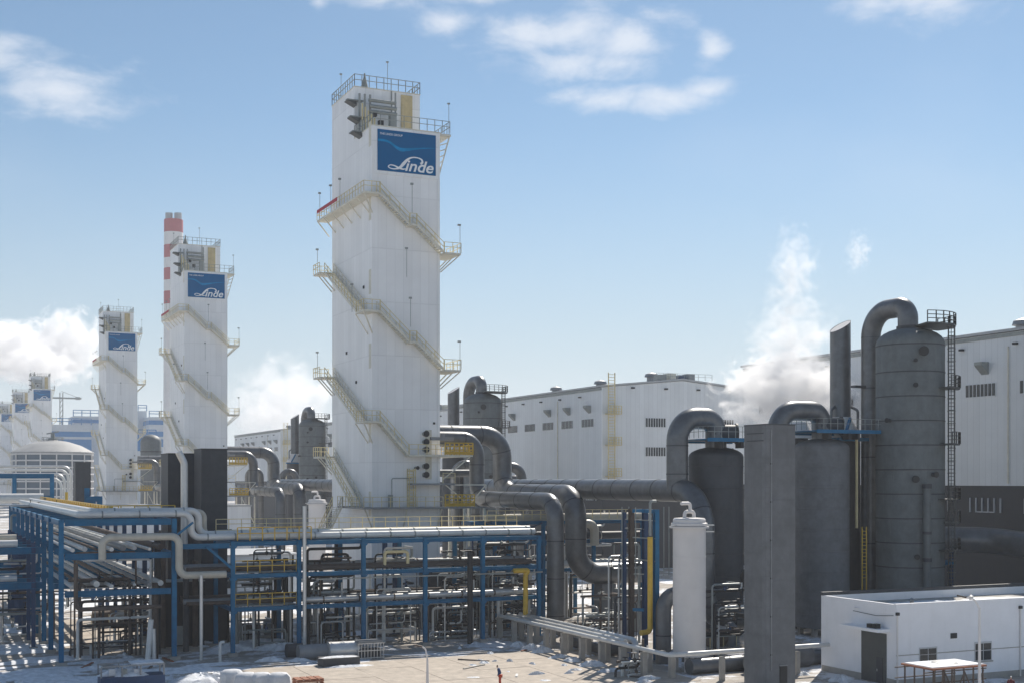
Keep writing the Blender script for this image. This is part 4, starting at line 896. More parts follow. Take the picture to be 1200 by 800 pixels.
# ------------------------------------------------------------------ white building
bx0, by0, by1, bz = 75.3, 86.0, 96.0, 6.9; bx1 = 112.0
wb = thing('white_building', (bx0 + 18, by0 + 5, 0), 'white plastered single-storey building in the right foreground', 'building')
MB().box((bx0, by0, 0), (bx1, by1, bz - .75)).build('wall', 'plaster', wb)
pr = MB(); t_ = .28
pr.box((bx0, by0, bz - .75), (bx1, by0 + t_, bz)); pr.box((bx0, by0 + t_, bz - .75), (bx0 + t_, by1 - t_, bz)); pr.box((bx0, by1 - t_, bz - .75), (bx1, by1, bz)); pr.build('parapet', 'plaster', wb)
MB().box((bx0 - .04, by1 - t_, bz), (bx1, by1 + .06, bz + .3)).build('coping', 'dark_clad', wb)
MB().box((bx0 - .03, by0 - .04, bz), (bx1, by0 + t_, bz + .06)).build('coping', 'plaster', wb)
MB().box((bx0 + t_, by0 + t_, bz - .75), (bx1, by1 - t_, bz - .7)).build('roof', 'concrete', wb)
MB().box((bx0 - .03, by0 - .03, 2.55), (bx1, by0, 2.62)).build('string_line', 'concrete', wb)
dr = MB().box((bx0 - .06, 87.2, 0), (bx0 - .003, 90.4, 4.3)).build('door', 'dark_steel', wb)
MB().box((bx0 - .1, 87.6, 0), (bx0 - .06, 88.4, 2.2)).build('wicket', 'dark_clad', dr); MB().box((bx0 - .14, 88.25, 1.0), (bx0 - .1, 88.33, 1.2)).build('handle', 'silver', dr)
cn = MB().box((bx0 - 1.3, 86.8, 4.5), (bx0 - .003, 91.9, 4.75)).build('canopy', 'plaster', wb)
MB().box((bx0 - .9, 88.2, 4.75), (bx0 - .5, 88.7, 5.1)).box((bx0 - .9, 87.5, 4.75), (bx0 - .4, 88.0, 5.15)).build('lamp', 'black', cn)
def bwin(px0, px1, z0, z1):
    x0 = WX(px0, by0); x1 = WX(px1, by0); w = MB().box((x0, by0 - .05, z0), (x1, by0 - .003, z1)).build('window', 'win_frame', wb)
    for i in range(2):
        for j in range(2):
            a = x0 + .08 + i * (x1 - x0 - .1) / 2; c = z0 + .08 + j * (z1 - z0 - .1) * .55
            MB().box((a, by0 - .07, c), (a + (x1 - x0) / 2 - .14, by0 - .05, c + (z1 - z0) * (.48 if j == 0 else .34))).build('pane', 'glass_dark', w)
    MB().box((x0 - .1, by0 - .12, z0 - .1), (x1 + .1, by0 - .003, z0)).build('sill', 'concrete', w)
bwin(1078, 1099, 1.75, 3.15); bwin(1143, 1163, 1.6, 3.3)
MB().box((WX(1115, by0), by0 - .08, 3.75), (WX(1122, by0), by0 - .003, 4.2)).build('vent', 'black', wb)
for px in (1052, 1196):
    x = WX(px, by0); d_ = MB().tube([(x, by0 - .09, 0), (x, by0 - .09, 6.0)], .07, 8).build('downpipe', 'silo_white', wb); MB().box((x - .14, by0 - .22, 6.0), (x + .14, by0, 6.25)).build('hopper', 'black', d_)
MB().box((bx0 - .035, by0 - .035, 0), (bx1, by1 - .1, .55)).build('plinth', 'concrete', wb)
MB().tube(bends([(bx0 - .05, 91.5, 5.9), (bx0 - .05, 88.5, 5.75), (bx0 - .05, 86.3, 5.95)], .5), .025, 6).build('cable', 'black', wb)  # thin black strand standing in for a diagonal shadow on this wall
for k in range(3): MB().lathe([(.18, 0), (.18, .5), (.3, .52), (.05, .7)], (81 + 7 * k, 90.5, bz - .7), 10).build('roof_vent', 'steel_grey', wb)
sn = MB()
for (x, y, rx, ry) in ((82, 91, 5.5, 3.2), (90, 91.5, 5, 3)): sn.lathe([(1, 0), (.8, .1), (.4, .16), (.02, .18)], (0, 0, 0), 18)
sn.v = []; sn.f = []
def mound(mb, cx, cy, rx, ry, h, seed, z=0.0, n=36, rings=7):
    rn = random.Random(seed); ph = [rn.uniform(0, 6.28) for _ in range(4)]; vs = []; fs = []
    jit = [rn.uniform(-.13, .13) for _ in range(64)]
    def rad(a): return jit[int(a * 5.7) % 64] + 1 + .22*math.sin(2*a + ph[0]) + .16*math.sin(3*a + ph[1]) + .1*math.sin(5*a + ph[2]) + .07 * math.sin(9*a + ph[3])
    for i in range(rings):
        f = 1 - i / rings
        for k in range(n):
            a = 2*math.pi*k/n; q = rad(a) * f; hh = h * (1 - f*f) * (1 + .25*rn.uniform(-1, 1)) if i else 0.0
            vs.append((cx + rx*q*math.cos(a), cy + ry*q*math.sin(a), z + hh))
    vs.append((cx, cy, z + h))
    for i in range(rings - 1):
        for k in range(n): fs.append((i*n+k, i*n+(k+1)%n, (i+1)*n+(k+1)%n, (i+1)*n+k))
    for k in range(n): fs.append(((rings-1)*n+k, (rings-1)*n+(k+1)%n, rings*n))
    mb.add(vs, fs)

# street lamps
def street_lamp(px, Y, ztop, arm, label, base_z=0.0, lean=0.0):
    x = WX(px, Y); s = thing('street_lamp', (x, Y, 0), label, 'lamp')
    MB().tube([(x, Y, 0), (x, Y, ztop)], [.14, .08], 12).build('pole', 'silo_white', s)
    e = (x - arm[0] * CS, Y + arm[0] * SN, ztop + arm[1])
    MB().tube(bends([(x, Y, ztop - .05), (x - arm[0]*.35*CS, Y + arm[0]*.35*SN, ztop + arm[1] * .8), e], .5), .06, 10).build('arm', 'silo_white', s)
    MB().bar(e, (e[0] - .62 * CS, e[1] + .62 * SN, e[2] + .14), .26, .12).build('lamp_head', 'rusty', s)
    return s
street_lamp(1149, 72, 8.1, (1.0, .75), 'tall white street lamp before the white building')
street_lamp(502, 98.3, 2.95, (.42, 1.0), 'short white lamp post at the front middle of the yard')

# scaffold table in front of the building
sc = thing('scaffold', (71.5, 75.5, 0), 'brown pole scaffold with white sheeted top before white building', 'scaffold')
sx0, sx1, sy0, sy1, sz = 68.3, 73.6, 74.2, 77.4, 3.35
for i in range(6):
    for y in (sy0, sy1): x = sx0 + .3 + (sx1 - sx0 - .6) * i / 5; MB().bar((x, y, 0), (x, y, sz), .09).build('leg', 'rusty', sc)
for z in (1.2, 2.4, 3.2):
    for y in (sy0, sy1): MB().bar((sx0 - .6, y + .08, z), (sx1 + .1, y + .08, z), .08).build('ledger', 'rusty', sc)
for i in range(5): MB().bar((sx0 + .3 + i * .94, sy0 - .07, 1.2 + (i % 2) * 1.9), (sx0 + 1.24 + i * .94, sy0 - .07, 3.1 - (i % 2) * 1.9), .07).build('brace', 'rusty', sc)
MB().box((sx0, sy0 - .1, sz), (sx1, sy1 + .1, sz + .14)).build('deck', 'wood_red', sc)
MB().box((sx0 + .15, sy0 + .1, sz + .14), (sx1 - .1, sy1 - .1, sz + .2)).build('sheet', 'snow', sc)
MB().lathe([(1.0, 0), (.9, .06), (.02, .08)], (71.2, 76, sz + .2), 18).build('lid', 'steel_grey', sc)

# ------------------------------------------------------------------ people
def person(px, Y, label, jacket, trousers, bend=0.0, face=0.0, hat=None, h=1.74):
    x = WX(px, Y); p = thing('person', (x, Y, 0), label, 'person')
    def T(v):   # body frame: x right, y forward, z up; bends at the hip
        vx, vy, vz = v; hz = .92
        if vz > hz: 
            dz = vz - hz; vy, vz = vy * math.cos(bend) + dz * math.sin(bend), hz + dz * math.cos(bend) - vy * math.sin(bend)
        c, s = math.cos(face), math.sin(face); return Vector((vx * c - vy * s, vx * s + vy * c, vz))
    def skin(name, nodes, edges, mat, parent, root=0, fat=1.0):
        me = bpy.data.meshes.new(name); me.from_pydata([T(n[0]) for n in nodes], edges, []); o = bpy.data.objects.new(name, me); C.objects.link(o)
        m = o.modifiers.new('skin', 'SKIN'); m.use_smooth_shade = True; o.modifiers.new('sub', 'SUBSURF').levels = 1; o.modifiers['sub'].render_levels = 1
        for i, nd in enumerate(nodes): me.skin_vertices[0].data[i].radius = (nd[1][0] * fat, nd[1][1] * fat)
        me.skin_vertices[0].data[root].use_root = True; me.materials.append(MATS[mat]); o.parent = parent; BASE[o.name] = BASE[p.name]; return o
    body = [((0, 0, .95), (.15, .11)), ((0, 0, 1.15), (.15, .11)), ((0, 0, 1.38), (.17, .11)), ((0, 0, 1.48), (.07, .07)), ((0, .02, 1.54), (.055, .06)),
            ((.2, 0, 1.42), (.07, .07)), ((.27, .05, 1.14), (.055, .055)), ((.25, .2, .93), (.045, .045)), ((-.2, 0, 1.42), (.07, .07)), ((-.27, .05, 1.14), (.055, .055)), ((-.25, .2, .93), (.045, .045))]
    b = skin('body', body, [(0,1),(1,2),(2,3),(3,4),(2,5),(5,6),(6,7),(2,8),(8,9),(9,10)], jacket, p, fat=1.4)
    legs = [((0, 0, .93), (.13, .11)), ((.1, 0, .84), (.095, .1)), ((.11, .03, .48), (.065, .07)), ((.12, 0, .1), (.05, .055)), ((-.1, 0, .84), (.095, .1)), ((-.13, .06, .48), (.065, .07)), ((-.14, .04, .1), (.05, .055))]
    skin('trousers', legs, [(0,1),(1,2),(2,3),(0,4),(4,5),(5,6)], trousers, p, fat=1.35)
    for s, y in ((.12, 0), (-.14, .04)): skin('shoe', [((s, y - .04, .05), (.05, .045)), ((s, y + .08, .045), (.05, .04)), ((s, y + .17, .04), (.04, .03))], [(0,1),(1,2)], 'black', p)
    hd = skin('head', [((0, .03, 1.55), (.05, .055)), ((0, .04, 1.63), (.075, .09)), ((0, .03, 1.72), (.07, .085))], [(0,1),(1,2)], 'skin', p)
    skin('nose', [((0, .11, 1.64), (.016, .016)), ((0, .145, 1.62), (.014, .014))], [(0,1)], 'skin', hd)
    skin('hair' if not hat else 'helmet', [((0, .0, 1.66), (.085, .085)), ((0, .01, 1.74), (.085, .095)), ((0, .01, 1.78), (.05, .05))], [(0,1),(1,2)], hat or 'hair_dark', p)
    for s in (.25, -.25):
        for k in range(4): skin('finger', [((s + (k-1.5)*.018, .22, .9), (.010, .010)), ((s + (k-1.5)*.02, .26, .85), (.009, .009)), ((s + (k-1.5)*.018, .27, .80 + .01*abs(k-1.5)), (.008, .008))], [(0,1),(1,2)], 'skin', p)
        skin('palm', [((s, .2, .93), (.035, .025)), ((s, .225, .88), (.04, .022))], [(0,1)], 'skin', p)
        skin('thumb', [((s*.92, .2, .9), (.012, .012)), ((s*.82, .24, .86), (.010, .010))], [(0,1)], 'skin', p)
    for m in p.children: pass
    return p
person(587.5, 100.4, 'person in blue jacket and red trousers walking, bottom of yard', 'jacket_blue', 'trouser_red', bend=.32, face=R(60))
person(1154.5, 76.5, 'person in dark coat standing just right of the street lamp', 'trouser_dark', 'trouser_dark', bend=.1, face=R(100))
person(1186, 77.5, 'person in dark red coat and white helmet at right edge', 'jacket_red', 'trouser_dark', bend=0, face=R(120), hat='helmet_white')

# ------------------------------------------------------------------ yard clutter
def G(px, py):
    d = CAM_H * FPX / (py - HOR); l = (px - 600) / FPX * d; return (SN * d + CS * l, CS * d - SN * l)
# blue trough container at bottom left
x, y = G(154, 806); ct = thing('waste_skip', (x, y, 0), 'open blue container with snow inside at bottom left', 'container')
MB().box((x - 2.6, y - 1, .2), (x + 2.6, y + 1, 1.15)).build('body', 'dark_blue', ct)
for dx in (-2.55, -.9, .6, 2.5): MB().box((x + dx - .06, y - 1.06, 1.15), (x + dx + .06, y - .94, 2.0)).build('post', 'steel_grey', ct); MB().box((x + dx - .06, y + .94, 1.15), (x + dx + .06, y + 1.06, 2.0)).build('post', 'steel_grey', ct)
for yy in (-1, 1): MB().box((x - 2.6, y + yy - .06, 2.0), (x + 2.6, y + yy + .06, 2.1)).build('rail', 'steel_grey', ct)
MB().box((x - .1, y - .9, 2.1), (x + 2.5, y + 1.0, 2.2)).build('lid', 'snow', ct)
b = MB(); mound(b, x - .6, y, 1.9, .9, .5, 5, 1.15); b.build('load', 'snow', ct)
for k, (dx, s) in enumerate(((-1.9, .5), (-.9, .45), (.1, .4))): MB().box((x + dx, y - .8, 1.3), (x + dx + s, y - .4, 1.3 + s)).build('parcel', 'bag_white' if k % 2 == 0 else 'rail_grey', ct)
for dx in (-2, 2): MB().box((x + dx - .2, y - .9, 0), (x + dx + .2, y + .9, .2)).build('skid', 'black', ct)
# big bags
for i, (px, dz) in enumerate(((289, 0), (306, 1), (327, 0), (272, 2))):
    x, y = G(px, 811 - (4 if i == 3 else 0)); w = .95
    b = MB(); n = 14; pr_ = [(w*.86, 0), (w, .15), (w*1.03, .8), (w*.95, 1.35), (w*.7, 1.6), (w*.2, 1.68)]
    vs = []
    for (r, z) in pr_:
        for k in range(n):
            a = 2*math.pi*k/n; sq = 1 / max(abs(math.cos(a)), abs(math.sin(a))); q = r * (1 + .6 * (min(sq, 1.25) - 1)) * (1 + .04 * math.sin(5*a + i + z*3)); vs.append((x + q*math.cos(a), y + q*math.sin(a), z))
    b.add(vs, [(j*n+k, j*n+(k+1)%n, (j+1)*n+(k+1)%n, (j+1)*n+k) for j in range(5) for k in range(n)] + [tuple(range(5*n, 6*n))])
    b.thing('bulk_bag', 'bag_white', ('white bulk bag beside the snow heap, second from left', 'white bulk bag, third from left of four', 'greyish bulk bag nearest the brown crate', 'leftmost white bulk bag partly buried by snow')[i], 'bag', 'white bulk bags in the yard')
x, y = G(361, 808); cr = thing('wooden_crate', (x, y, 0), 'reddish brown slatted wooden crate at the bottom of the yard', 'crate')
for i in range(4): MB().box((x - 1.1 + .58*i, y - .8, .95), (x - .62 + .58*i, y + .8, 1.03)).build('top_slat', 'wood_red', cr)
for i in range(4):
    for yy in (-.84, .8): MB().box((x - 1.1, y + yy, .08 + .23*i), (x + 1.1, y + yy + .04, .24 + .23*i)).build('side_slat', 'wood_red', cr)
    for xx in (-1.14, 1.1): MB().box((x + xx, y - .8, .08 + .23*i), (x + xx + .04, y + .8, .24 + .23*i)).build('end_slat', 'wood_red', cr)
for sx in (-1, 1):
    for sy in (-.7, .7): MB().box((x + sx - .05, y + sy - .05, 0), (x + sx + .05, y + sy + .05, .95)).build('post', 'wood_red', cr)
# cut drums and pipe lengths before the rack
for (px, py, r, ln, m, lab) in ((368, 772, .75, 3.2, 'steel_grey', 'grey cut drum lying left in the row before the rack'), (402, 771, .85, 3.0, 'silver', 'silver cut drum lying in the row before the rack'), (345, 770, .7, 1.6, 'dark_clad', 'dark short drum at the left end of the row')):
    x, y = G(px, py); o = MB().tube([(x - ln/2, y, r), (x + ln/2, y, r)], r, 20).thing('drum', m, lab, 'drum', 'drums lying before the rack')
    for s in (-.42, 0, .42): MB().tube([(x + s*ln - .05, y, r), (x + s*ln + .05, y, r)], r * 1.03, 20).build('hoop', m, o)
x, y = G(397, 779); MB().box((x - 1.8, y - .9, 0), (x + 1.8, y + .9, .8)).thing('flat_tank', 'dark_clad', 'flat dark tray with snowy top before the drums', 'tray'); b = MB(); mound(b, x, y, 1.45, .72, .1, 3, .8); b.thing('snow_cap', 'snow', 'snow lying on the flat dark tray', 'snow')
x, y = G(432, 770); cg = thing('wire_cage', (x, y, 0), 'grey wire cage standing right of the drums', 'cage')
for i in range(9): MB().bar((x - 1.3 + .32*i, y - .8, 0), (x - 1.3 + .32*i, y - .8, 1.5), .05).build('bar', 'silver', cg); MB().bar((x - 1.3 + .32*i, y + .8, 0), (x - 1.3 + .32*i, y + .8, 1.5), .05).build('bar', 'silver', cg)
for z in (.1, .8, 1.5):
    for yy in (-.8, .8): MB().bar((x - 1.35, y + yy, z), (x + 1.35, y + yy, z), .07).build('rail', 'silver', cg)
    for xx in (-1.3, 1.3): MB().bar((x + xx, y - .8, z), (x + xx, y + .8, z), .07).build('rail', 'silver', cg)
MB().box((x - 1.3, y - .7, 1.55), (x + 1.2, y + .8, 1.75)).build('lid', 'steel_grey', cg); MB().box((x - 1.1, y - .6, .05), (x + 1.1, y + .6, .9)).build('load', 'dark_clad', cg)
# planks and scrap
for i in range(16):
    rn = random.Random(90 + i); px = rn.uniform(20, 440) if i < 8 else rn.uniform(520, 760); x, y = G(px, rn.uniform(757, 786) if i < 8 else rn.uniform(752, 800))
    a = rn.uniform(0, 3.1); l = rn.uniform(.6, 2.0); m = rn.choice(['wood_red', 'steel_grey', 'rusty', 'pale_pipe', 'concrete'])
    MB().bar((x - l*math.cos(a), y - l*math.sin(a), .07), (x + l*math.cos(a), y + l*math.sin(a), .07 + rn.uniform(0, .1)), .22, .1).thing('plank', m, 'loose plank or bar lying on the littered yard ground', 'plank', 'loose planks on the ground')
# snow heaps
b = MB(); rn = random.Random(11)
def heap(px, py, rx, ry, h): x, y = G(px, py); mound(b, x, y, rx, ry, h, rn.randint(0, 9999), 0.0)
for (px, py, rx, ry, h) in ((30, 790, 7, 3.2, .3), (95, 797, 6, 2.4, .25), (205, 786, 5, 2.6, .25), (235, 800, 3.4, 1.6, .8), (250, 796, 2.4, 1.2, .7), (60, 772, 5, 2, .2), (10, 760, 6, 4, .3), (120, 775, 3, 1.4, .15), (300, 757, 5, 1.6, .7), (270, 762, 3, 1.3, .6), (330, 760, 3, 1.2, .6),
        (318, 774, 1.2, .6, .4), (350, 774, 1, .5, .3), (410, 781, 2.0, .6, .2), (607, 757, .8, .6, .5), (622, 761, .9, .6, .6), (635, 764, 1.0, .7, .6), (655, 770, 1.2, .6, .3), (672, 774, 1.1, .7, .35), (694, 780, 1.2, .8, .5), (720, 786, 1.4, .7, .3), (745, 790, 1, .5, .3), (640, 745, 1.0, .7, .4), (700, 755, 1.2, 1, .3), (760, 795, 1.3, .6, .3), (985, 797, 1, .8, .5), (940, 790, .8, .5, .3),
        (300, 715, 9, 4, .3), (350, 700, 14, 8, .3), (140, 722, 7, 3, .2), (120, 706, 12, 6, .3), (720, 705, 8, 5, .3), (20, 735, 5, 5, .25), (250, 778, 3, .8, .15)): heap(px, py, rx, ry, h)
for i in range(70):
    px = rn.uniform(0, 250) if i < 40 else rn.uniform(530, 780); heap(px, rn.uniform(752, 800), rn.uniform(.2, .8), rn.uniform(.2, .5), rn.uniform(.06, .3))
o = b.build('snow', 'snow'); tag(o, 'patches and heaps of leftover snow on the yard ground', 'snow', kind='stuff')
b = MB(); mound(b, 82.5, 91.2, 5.2, 2.8, .12, 21, bz - .69); mound(b, 92, 91, 4.5, 2.8, .1, 22, bz - .69); o = b.build('roof_snow', 'snow'); tag(o, 'thin snow lying on the flat roof of the white building', 'snow', kind='stuff')

# machinery under and behind the rack
def skid(px, Y, w, d, h, label, mats=('rusty', 'steel_grey')):
    x = WX(px, Y); s = thing('pump_skid', (x, Y, 0), label, 'machine', 'machinery behind the rack')
    MB().box((x - w/2, Y - d/2, 0), (x + w/2, Y + d/2, .4)).build('base', 'concrete', s)
    MB().tube([(x - w*.4, Y, .4 + h*.4), (x + w*.1, Y, .4 + h*.4)], h*.38, 16).build('motor', mats[0], s)
    MB().lathe([(h*.3, 0), (h*.34, h*.3), (h*.34, h*.8), (h*.15, h)], (x + w*.3, Y, .4), 16).build('pump', mats[1], s)
    MB().tube(bends([(x + w*.3, Y, .4 + h), (x + w*.3, Y, h + 1.4), (x + w*.3, Y + 1.5, h + 1.4)], .4), h*.1, 10).build('outlet_pipe', mats[1], s)
    for k in range(3): MB().bar((x - w*.45 + w*.4*k, Y - d*.45, .4), (x - w*.45 + w*.4*k, Y - d*.45, 1.6), .08).build('rail_post', 'cream_yellow', s)
    return s
for (px, Y, w, d, h, lab) in ((300, 141, 5, 2.5, 1.8, 'dark pump set seen under the yellow railings'), (372, 142, 4.5, 2.2, 2.2, 'pump set just left of the tower base'), (440, 145, 4, 2, 1.8, 'small machine at the tower foot left of centre'), (520, 144, 4, 2.4, 2.6, 'machine in shadow under the right end of long rack'), (480, 146, 3, 2, 2.2, 'machine in shadow before the middle of the tower wall'), (610, 140, 5, 2.6, 2.2, 'machine beneath the grey pipe arches'), (690, 128, 4, 2, 1.7, 'valve set beside the concrete pier'), (845, 112, 4, 2, 2.4, 'machine between white silo and square column'), (130, 160, 5, 2.4, 2, 'pump set far under the left rack'), (560, 150, 5, 3, 6.5, 'tall machine right of the tower foot')): skid(px, Y, w, d, h, lab)
for (px, py0, py1, Y, w, d, m, lab) in ((215, 680, 757, 139, 4.0, 3, 'black', 'black cabinet at the foot of the dark ducts'), (512, 668, 745, 147, 3.6, 2, 'dark_clad', 'dark cabinet against the tower foot at right'), (545, 655, 740, 152, 5, 4, 'dark_clad', 'dark machine house right of the tower foot'), (590, 660, 735, 155, 6, 4, 'steel_grey', 'grey machine house beneath pipe arches'), (740, 690, 745, 130, 3, 2, 'steel_grey', 'grey cabinet behind the blue access frame')):
    x = WX(px, Y); z1 = WZ(py0, x, Y); t = thing('equipment_cabinet', (x, Y, 0), lab, 'cabinet', 'equipment cabinets')
    MB().box((x - w/2, Y - d/2, 0), (x + w/2, Y + d/2, z1)).build('body', m, t); MB().box((x - w/2 - .06, Y - d/2 - .06, z1), (x + w/2 + .06, Y + d/2 + .06, z1 + .12)).build('roof', 'rail_grey', t)
    MB().box((x - w*.3, Y - d/2 - .05, .2), (x + w*.05, Y - d/2 - .003, min(2.2, z1*.8))).build('door', 'rail_grey', t); MB().box((x + w*.12, Y - d/2 - .05, z1*.55), (x + w*.4, Y - d/2 - .003, z1*.75)).build('louvre', 'black', t)
def manifold(px, Y, w, h, n, label, seed, z0=0.3):
    rn = random.Random(seed); x0 = WX(px, Y); t = thing('valve_manifold', (x0, Y, 0), label, 'pipework', 'small pipework')
    for i in range(n):
        z = z0 + h * rn.random(); m = rn.choice(['silver', 'rail_grey', 'rusty', 'dark_clad', 'pale_pipe', 'black']); r_ = rn.uniform(.05, .16); y = Y + rn.uniform(-1.2, 1.2); a = x0 - w/2 + w * .4 * rn.random(); b_ = x0 + w/2 - w * .4 * rn.random()
        e = rn.choice([(b_, y, 0.0), (b_, y, z + rn.uniform(.5, 2)), (b_, y + 2.5, z)])
        MB().tube(bends([(a, y, 0 if i % 2 else z), (a, y, z), (b_, y, z), e] if i % 2 else [(a, y, z), (b_, y, z), e], .35, 4), r_, 8).build('pipe', m, t)
        if i % 2 == 0:
            q = (a + b_) / 2; MB().lathe([(.06, 0), (.16, .12), (.16, .35), (.05, .45), (.05, .8), (.25, .82), (.25, .86), (.02, .88)], (q, y, z - .1), 10).build('valve', rn.choice(['black', 'dark_blue', 'rail_grey', 'rusty']), t)
    return t
for (px, Y, w, h, n, lab) in ((600, 138, 7, 7, 22, 'tangle of small pipes under the grey pipe arches'), (712, 122, 6, 5, 16, 'small pipework between drop pipe and access frame'), (855, 108.6, 6, 7, 18, 'thin pale pipes between white silo and square column'), (165, 139, 6, 5, 14, 'small pipework deep under the left rack'), (300, 138.5, 6, 9, 18, 'small pipes behind the yellow railings of long rack'), (385, 139, 5, 9, 12, 'small pipes left of the tallest tower base'), (540, 139, 6, 9, 20, 'small pipes right of the tallest tower base'), (470, 143, 6, 5, 12, 'small pipes before the tallest tower base'), (640, 150, 7, 12, 16, 'small pipes behind the slim drop pipe'), (735, 118, 4, 11, 14, 'thin vertical pipes at the blue access frame'), (20, 150, 8, 9, 14, 'small pipework at the left wing rack'), (740, 100, 3, 1.6, 8, 'low small pipes behind the concrete posts'), (312, 132.5, 6, 10, 22, 'small pipes inside the railed bay of long rack'), (388, 132.5, 6.4, 10, 26, 'small pipes inside rack bay left of the tower'), (461, 132.5, 6.4, 10, 26, 'small pipes inside rack bay before tower left half'), (531, 132.5, 6.4, 10, 28, 'small pipes inside rack bay before tower right half'), (597, 132.5, 6.2, 10, 26, 'small pipes inside the last bay of long rack'), (135, 133, 9, 12, 26, 'small pipes inside the front bay of left rack'), (570, 147, 7, 13, 22, 'small pipes below the yellow guard panels of tower'), (690, 146, 8, 12, 22, 'small pipes in the short rear rack'), (50, 185, 8, 14, 18, 'small pipes far down the left rack')): manifold(px, Y, w, h, n, lab, int(px * 7 + Y))
# blue low roof beam by the arches
bt = thing('blue_shelter', (66, 146, 0), 'low blue flat canopy on thin posts between tower and pipe arches', 'canopy')
MB().box((61.2, 145, 11.9), (69.0, 148, 12.35)).build('roof', 'blue_steel', bt)
for x in (61.5, 65, 68.7): MB().bar((x, 145.2, 0), (x, 145.2, 11.9), .2).build('post', 'dark_blue', bt)

# ------------------------------------------------------------------ middle distance at left
tk = thing('storage_tank', (31.7, 348, 0), 'big round storage tank with domed roof and pale ribs at left', 'tank')
r = 9.9; cxk, cyk = 31.7, 348
MB().lathe([(r - .35, 0), (r - .35, 24.0)], (cxk, cyk, 0), 56).build('shell', 'tank_blue', tk)
rfk = MB().lathe([(r + .1, 24.0), (r + .1, 24.3), (r*.7, 26.0), (r*.38, 27.0), (1.2, 27.4), (.1, 27.45)], (cxk, cyk, 0), 56).build('roof', 'tank_roof', tk)
MB().lathe([(1.1, 27.4), (1.1, 27.9), (.5, 28), (.5, 29.0), (.05, 29.2)], (cxk, cyk, 0), 12).bar((cxk - 1.5, cyk, 29), (cxk + 1.5, cyk, 29.6), .3).build('roof_vent', 'rail_grey', rfk)
for k in range(20):
    a = 2*math.pi*k/20; MB().bar((cxk + 9.9*math.cos(a), cyk + 9.9*math.sin(a), 24.36), (cxk + 2*math.cos(a), cyk + 2*math.sin(a), 27.32), .12, .1).build('roof_rib', 'rail_grey', rfk)
rr = MB(); railing(rr, [(cxk + 2.6*math.cos(a*.52), cyk + 2.6*math.sin(a*.52), 27.0) for a in range(13)], 1.1, 1.4, .07); rr.build('railing', 'rail_grey', rfk)
for z in (9.0, 11.0, 13.0, 15.0, 16.8, 18.6, 20.3, 22.0, 23.6): MB().lathe([(r - .36, 0), (r, .02), (r, .35), (r - .36, .37)], (cxk, cyk, z), 56).build('ring', 'chimney_white', tk)
for k in range(16):
    a = 2*math.pi*k/16; MB().bar((cxk + (r-.15)*math.cos(a), cyk + (r-.15)*math.sin(a), 0), (cxk + (r-.15)*math.cos(a), cyk + (r-.15)*math.sin(a), 24), .3).build('rib', 'chimney_white', tk)
# blue portal frames and white pipe loops at far left
pf = thing('pipe_rack', (20, 215, 0), 'blue portal rack with white pipes below the domed tank', 'pipe rack', 'blue steel pipe racks')
for px in (18, 62):
    x = WX(px, 215); MB().hbeam((x, 215, 0), (x, 215, 18.3), .6).build('column', 'blue_steel', pf)
for z in (18.0, 14.6): MB().hbeam((WX(-5, 215), 215, z), (WX(64, 215), 215, z), .5, .7).build('beam', 'blue_steel', pf)
for i, (px, zt) in enumerate(((73, 17.6), (77, 18.3), (81, 19.0), (84.5, 19.6))):
    Y = 222 + i * 2; x = WX(px, Y)
    pipe('loop_pipe', [(WX(-10, Y), Y, zt), (x, Y, zt), (x, Y, 2)], .22, 'silver' if i % 2 else 'pale_pipe', ('white pipe turning down below the tank, innermost', 'silver pipe turning down below the tank, second', 'white pipe turning down below the tank, third', 'silver pipe turning down below the tank, outermost')[i], bend=1.4, n=12)
pipe('header_pipe', [(WX(-10, 210), 210, 14.6), (WX(52, 210), 210, 14.6)], .75, 'pale_pipe', 'thick white level pipe ending below the domed tank', n=16)
pipe('riser_pipe', [(WX(79, 212), 212, 2), (WX(79, 212), 212, 15.5)], .22, 'yellow', 'thin yellow riser among the white pipes below tank')
wv = thing('valve_station', (30, 190, 0), 'blue valve station with yellow rail left of third tower base', 'machine')
for px in (103, 110, 118): x = WX(px, 200); MB().hbeam((x, 200, 0), (x, 200, 16.2 if px == 103 else 14.8), .7).build('column', 'blue_steel', wv)
MB().hbeam((WX(101, 199.4), 199.4, 14.6), (WX(121, 199.4), 199.4, 14.6), .5, .8).build('beam', 'blue_steel', wv)
rr = MB(); railing(rr, [(WX(105, 190), 190, 12.4), (WX(140, 190), 190, 12.4)], 1.3, .8, .12); rr.build('railing', 'yellow', wv)
# a low white plinth building under third tower
for (x0, y0, x1, y1, z, m, lab) in ((40, 262, 62, 268, 12.0, 'white_clad', 'low white base wall before the second tower'), (44, 380, 64, 388, 10, 'white_clad', 'low white base wall before the third tower'), (36, 175, 48, 190, 7, 'bld_pale', 'pale shed behind the long rack left of tallest tower'), (24, 240, 34, 250, 9, 'bld_pale', 'pale shed behind left rack')):
    t = thing('service_shed', ((x0+x1)/2, (y0+y1)/2, 0), lab, 'shed'); MB().box((x0, y0, 0), (x1, y1, z)).build('wall', m, t); MB().box((x0-.2, y0-.2, z), (x1+.2, y1+.2, z+.3)).build('roof', 'roof_sheet', t)
    for k in range(3): xx = x0 + (x1-x0)*(k+.4)/3.2; MB().box((xx, y0-.06, z*.4), (xx+1.6, y0-.004, z*.62)).build('window', 'glass_dark', t)

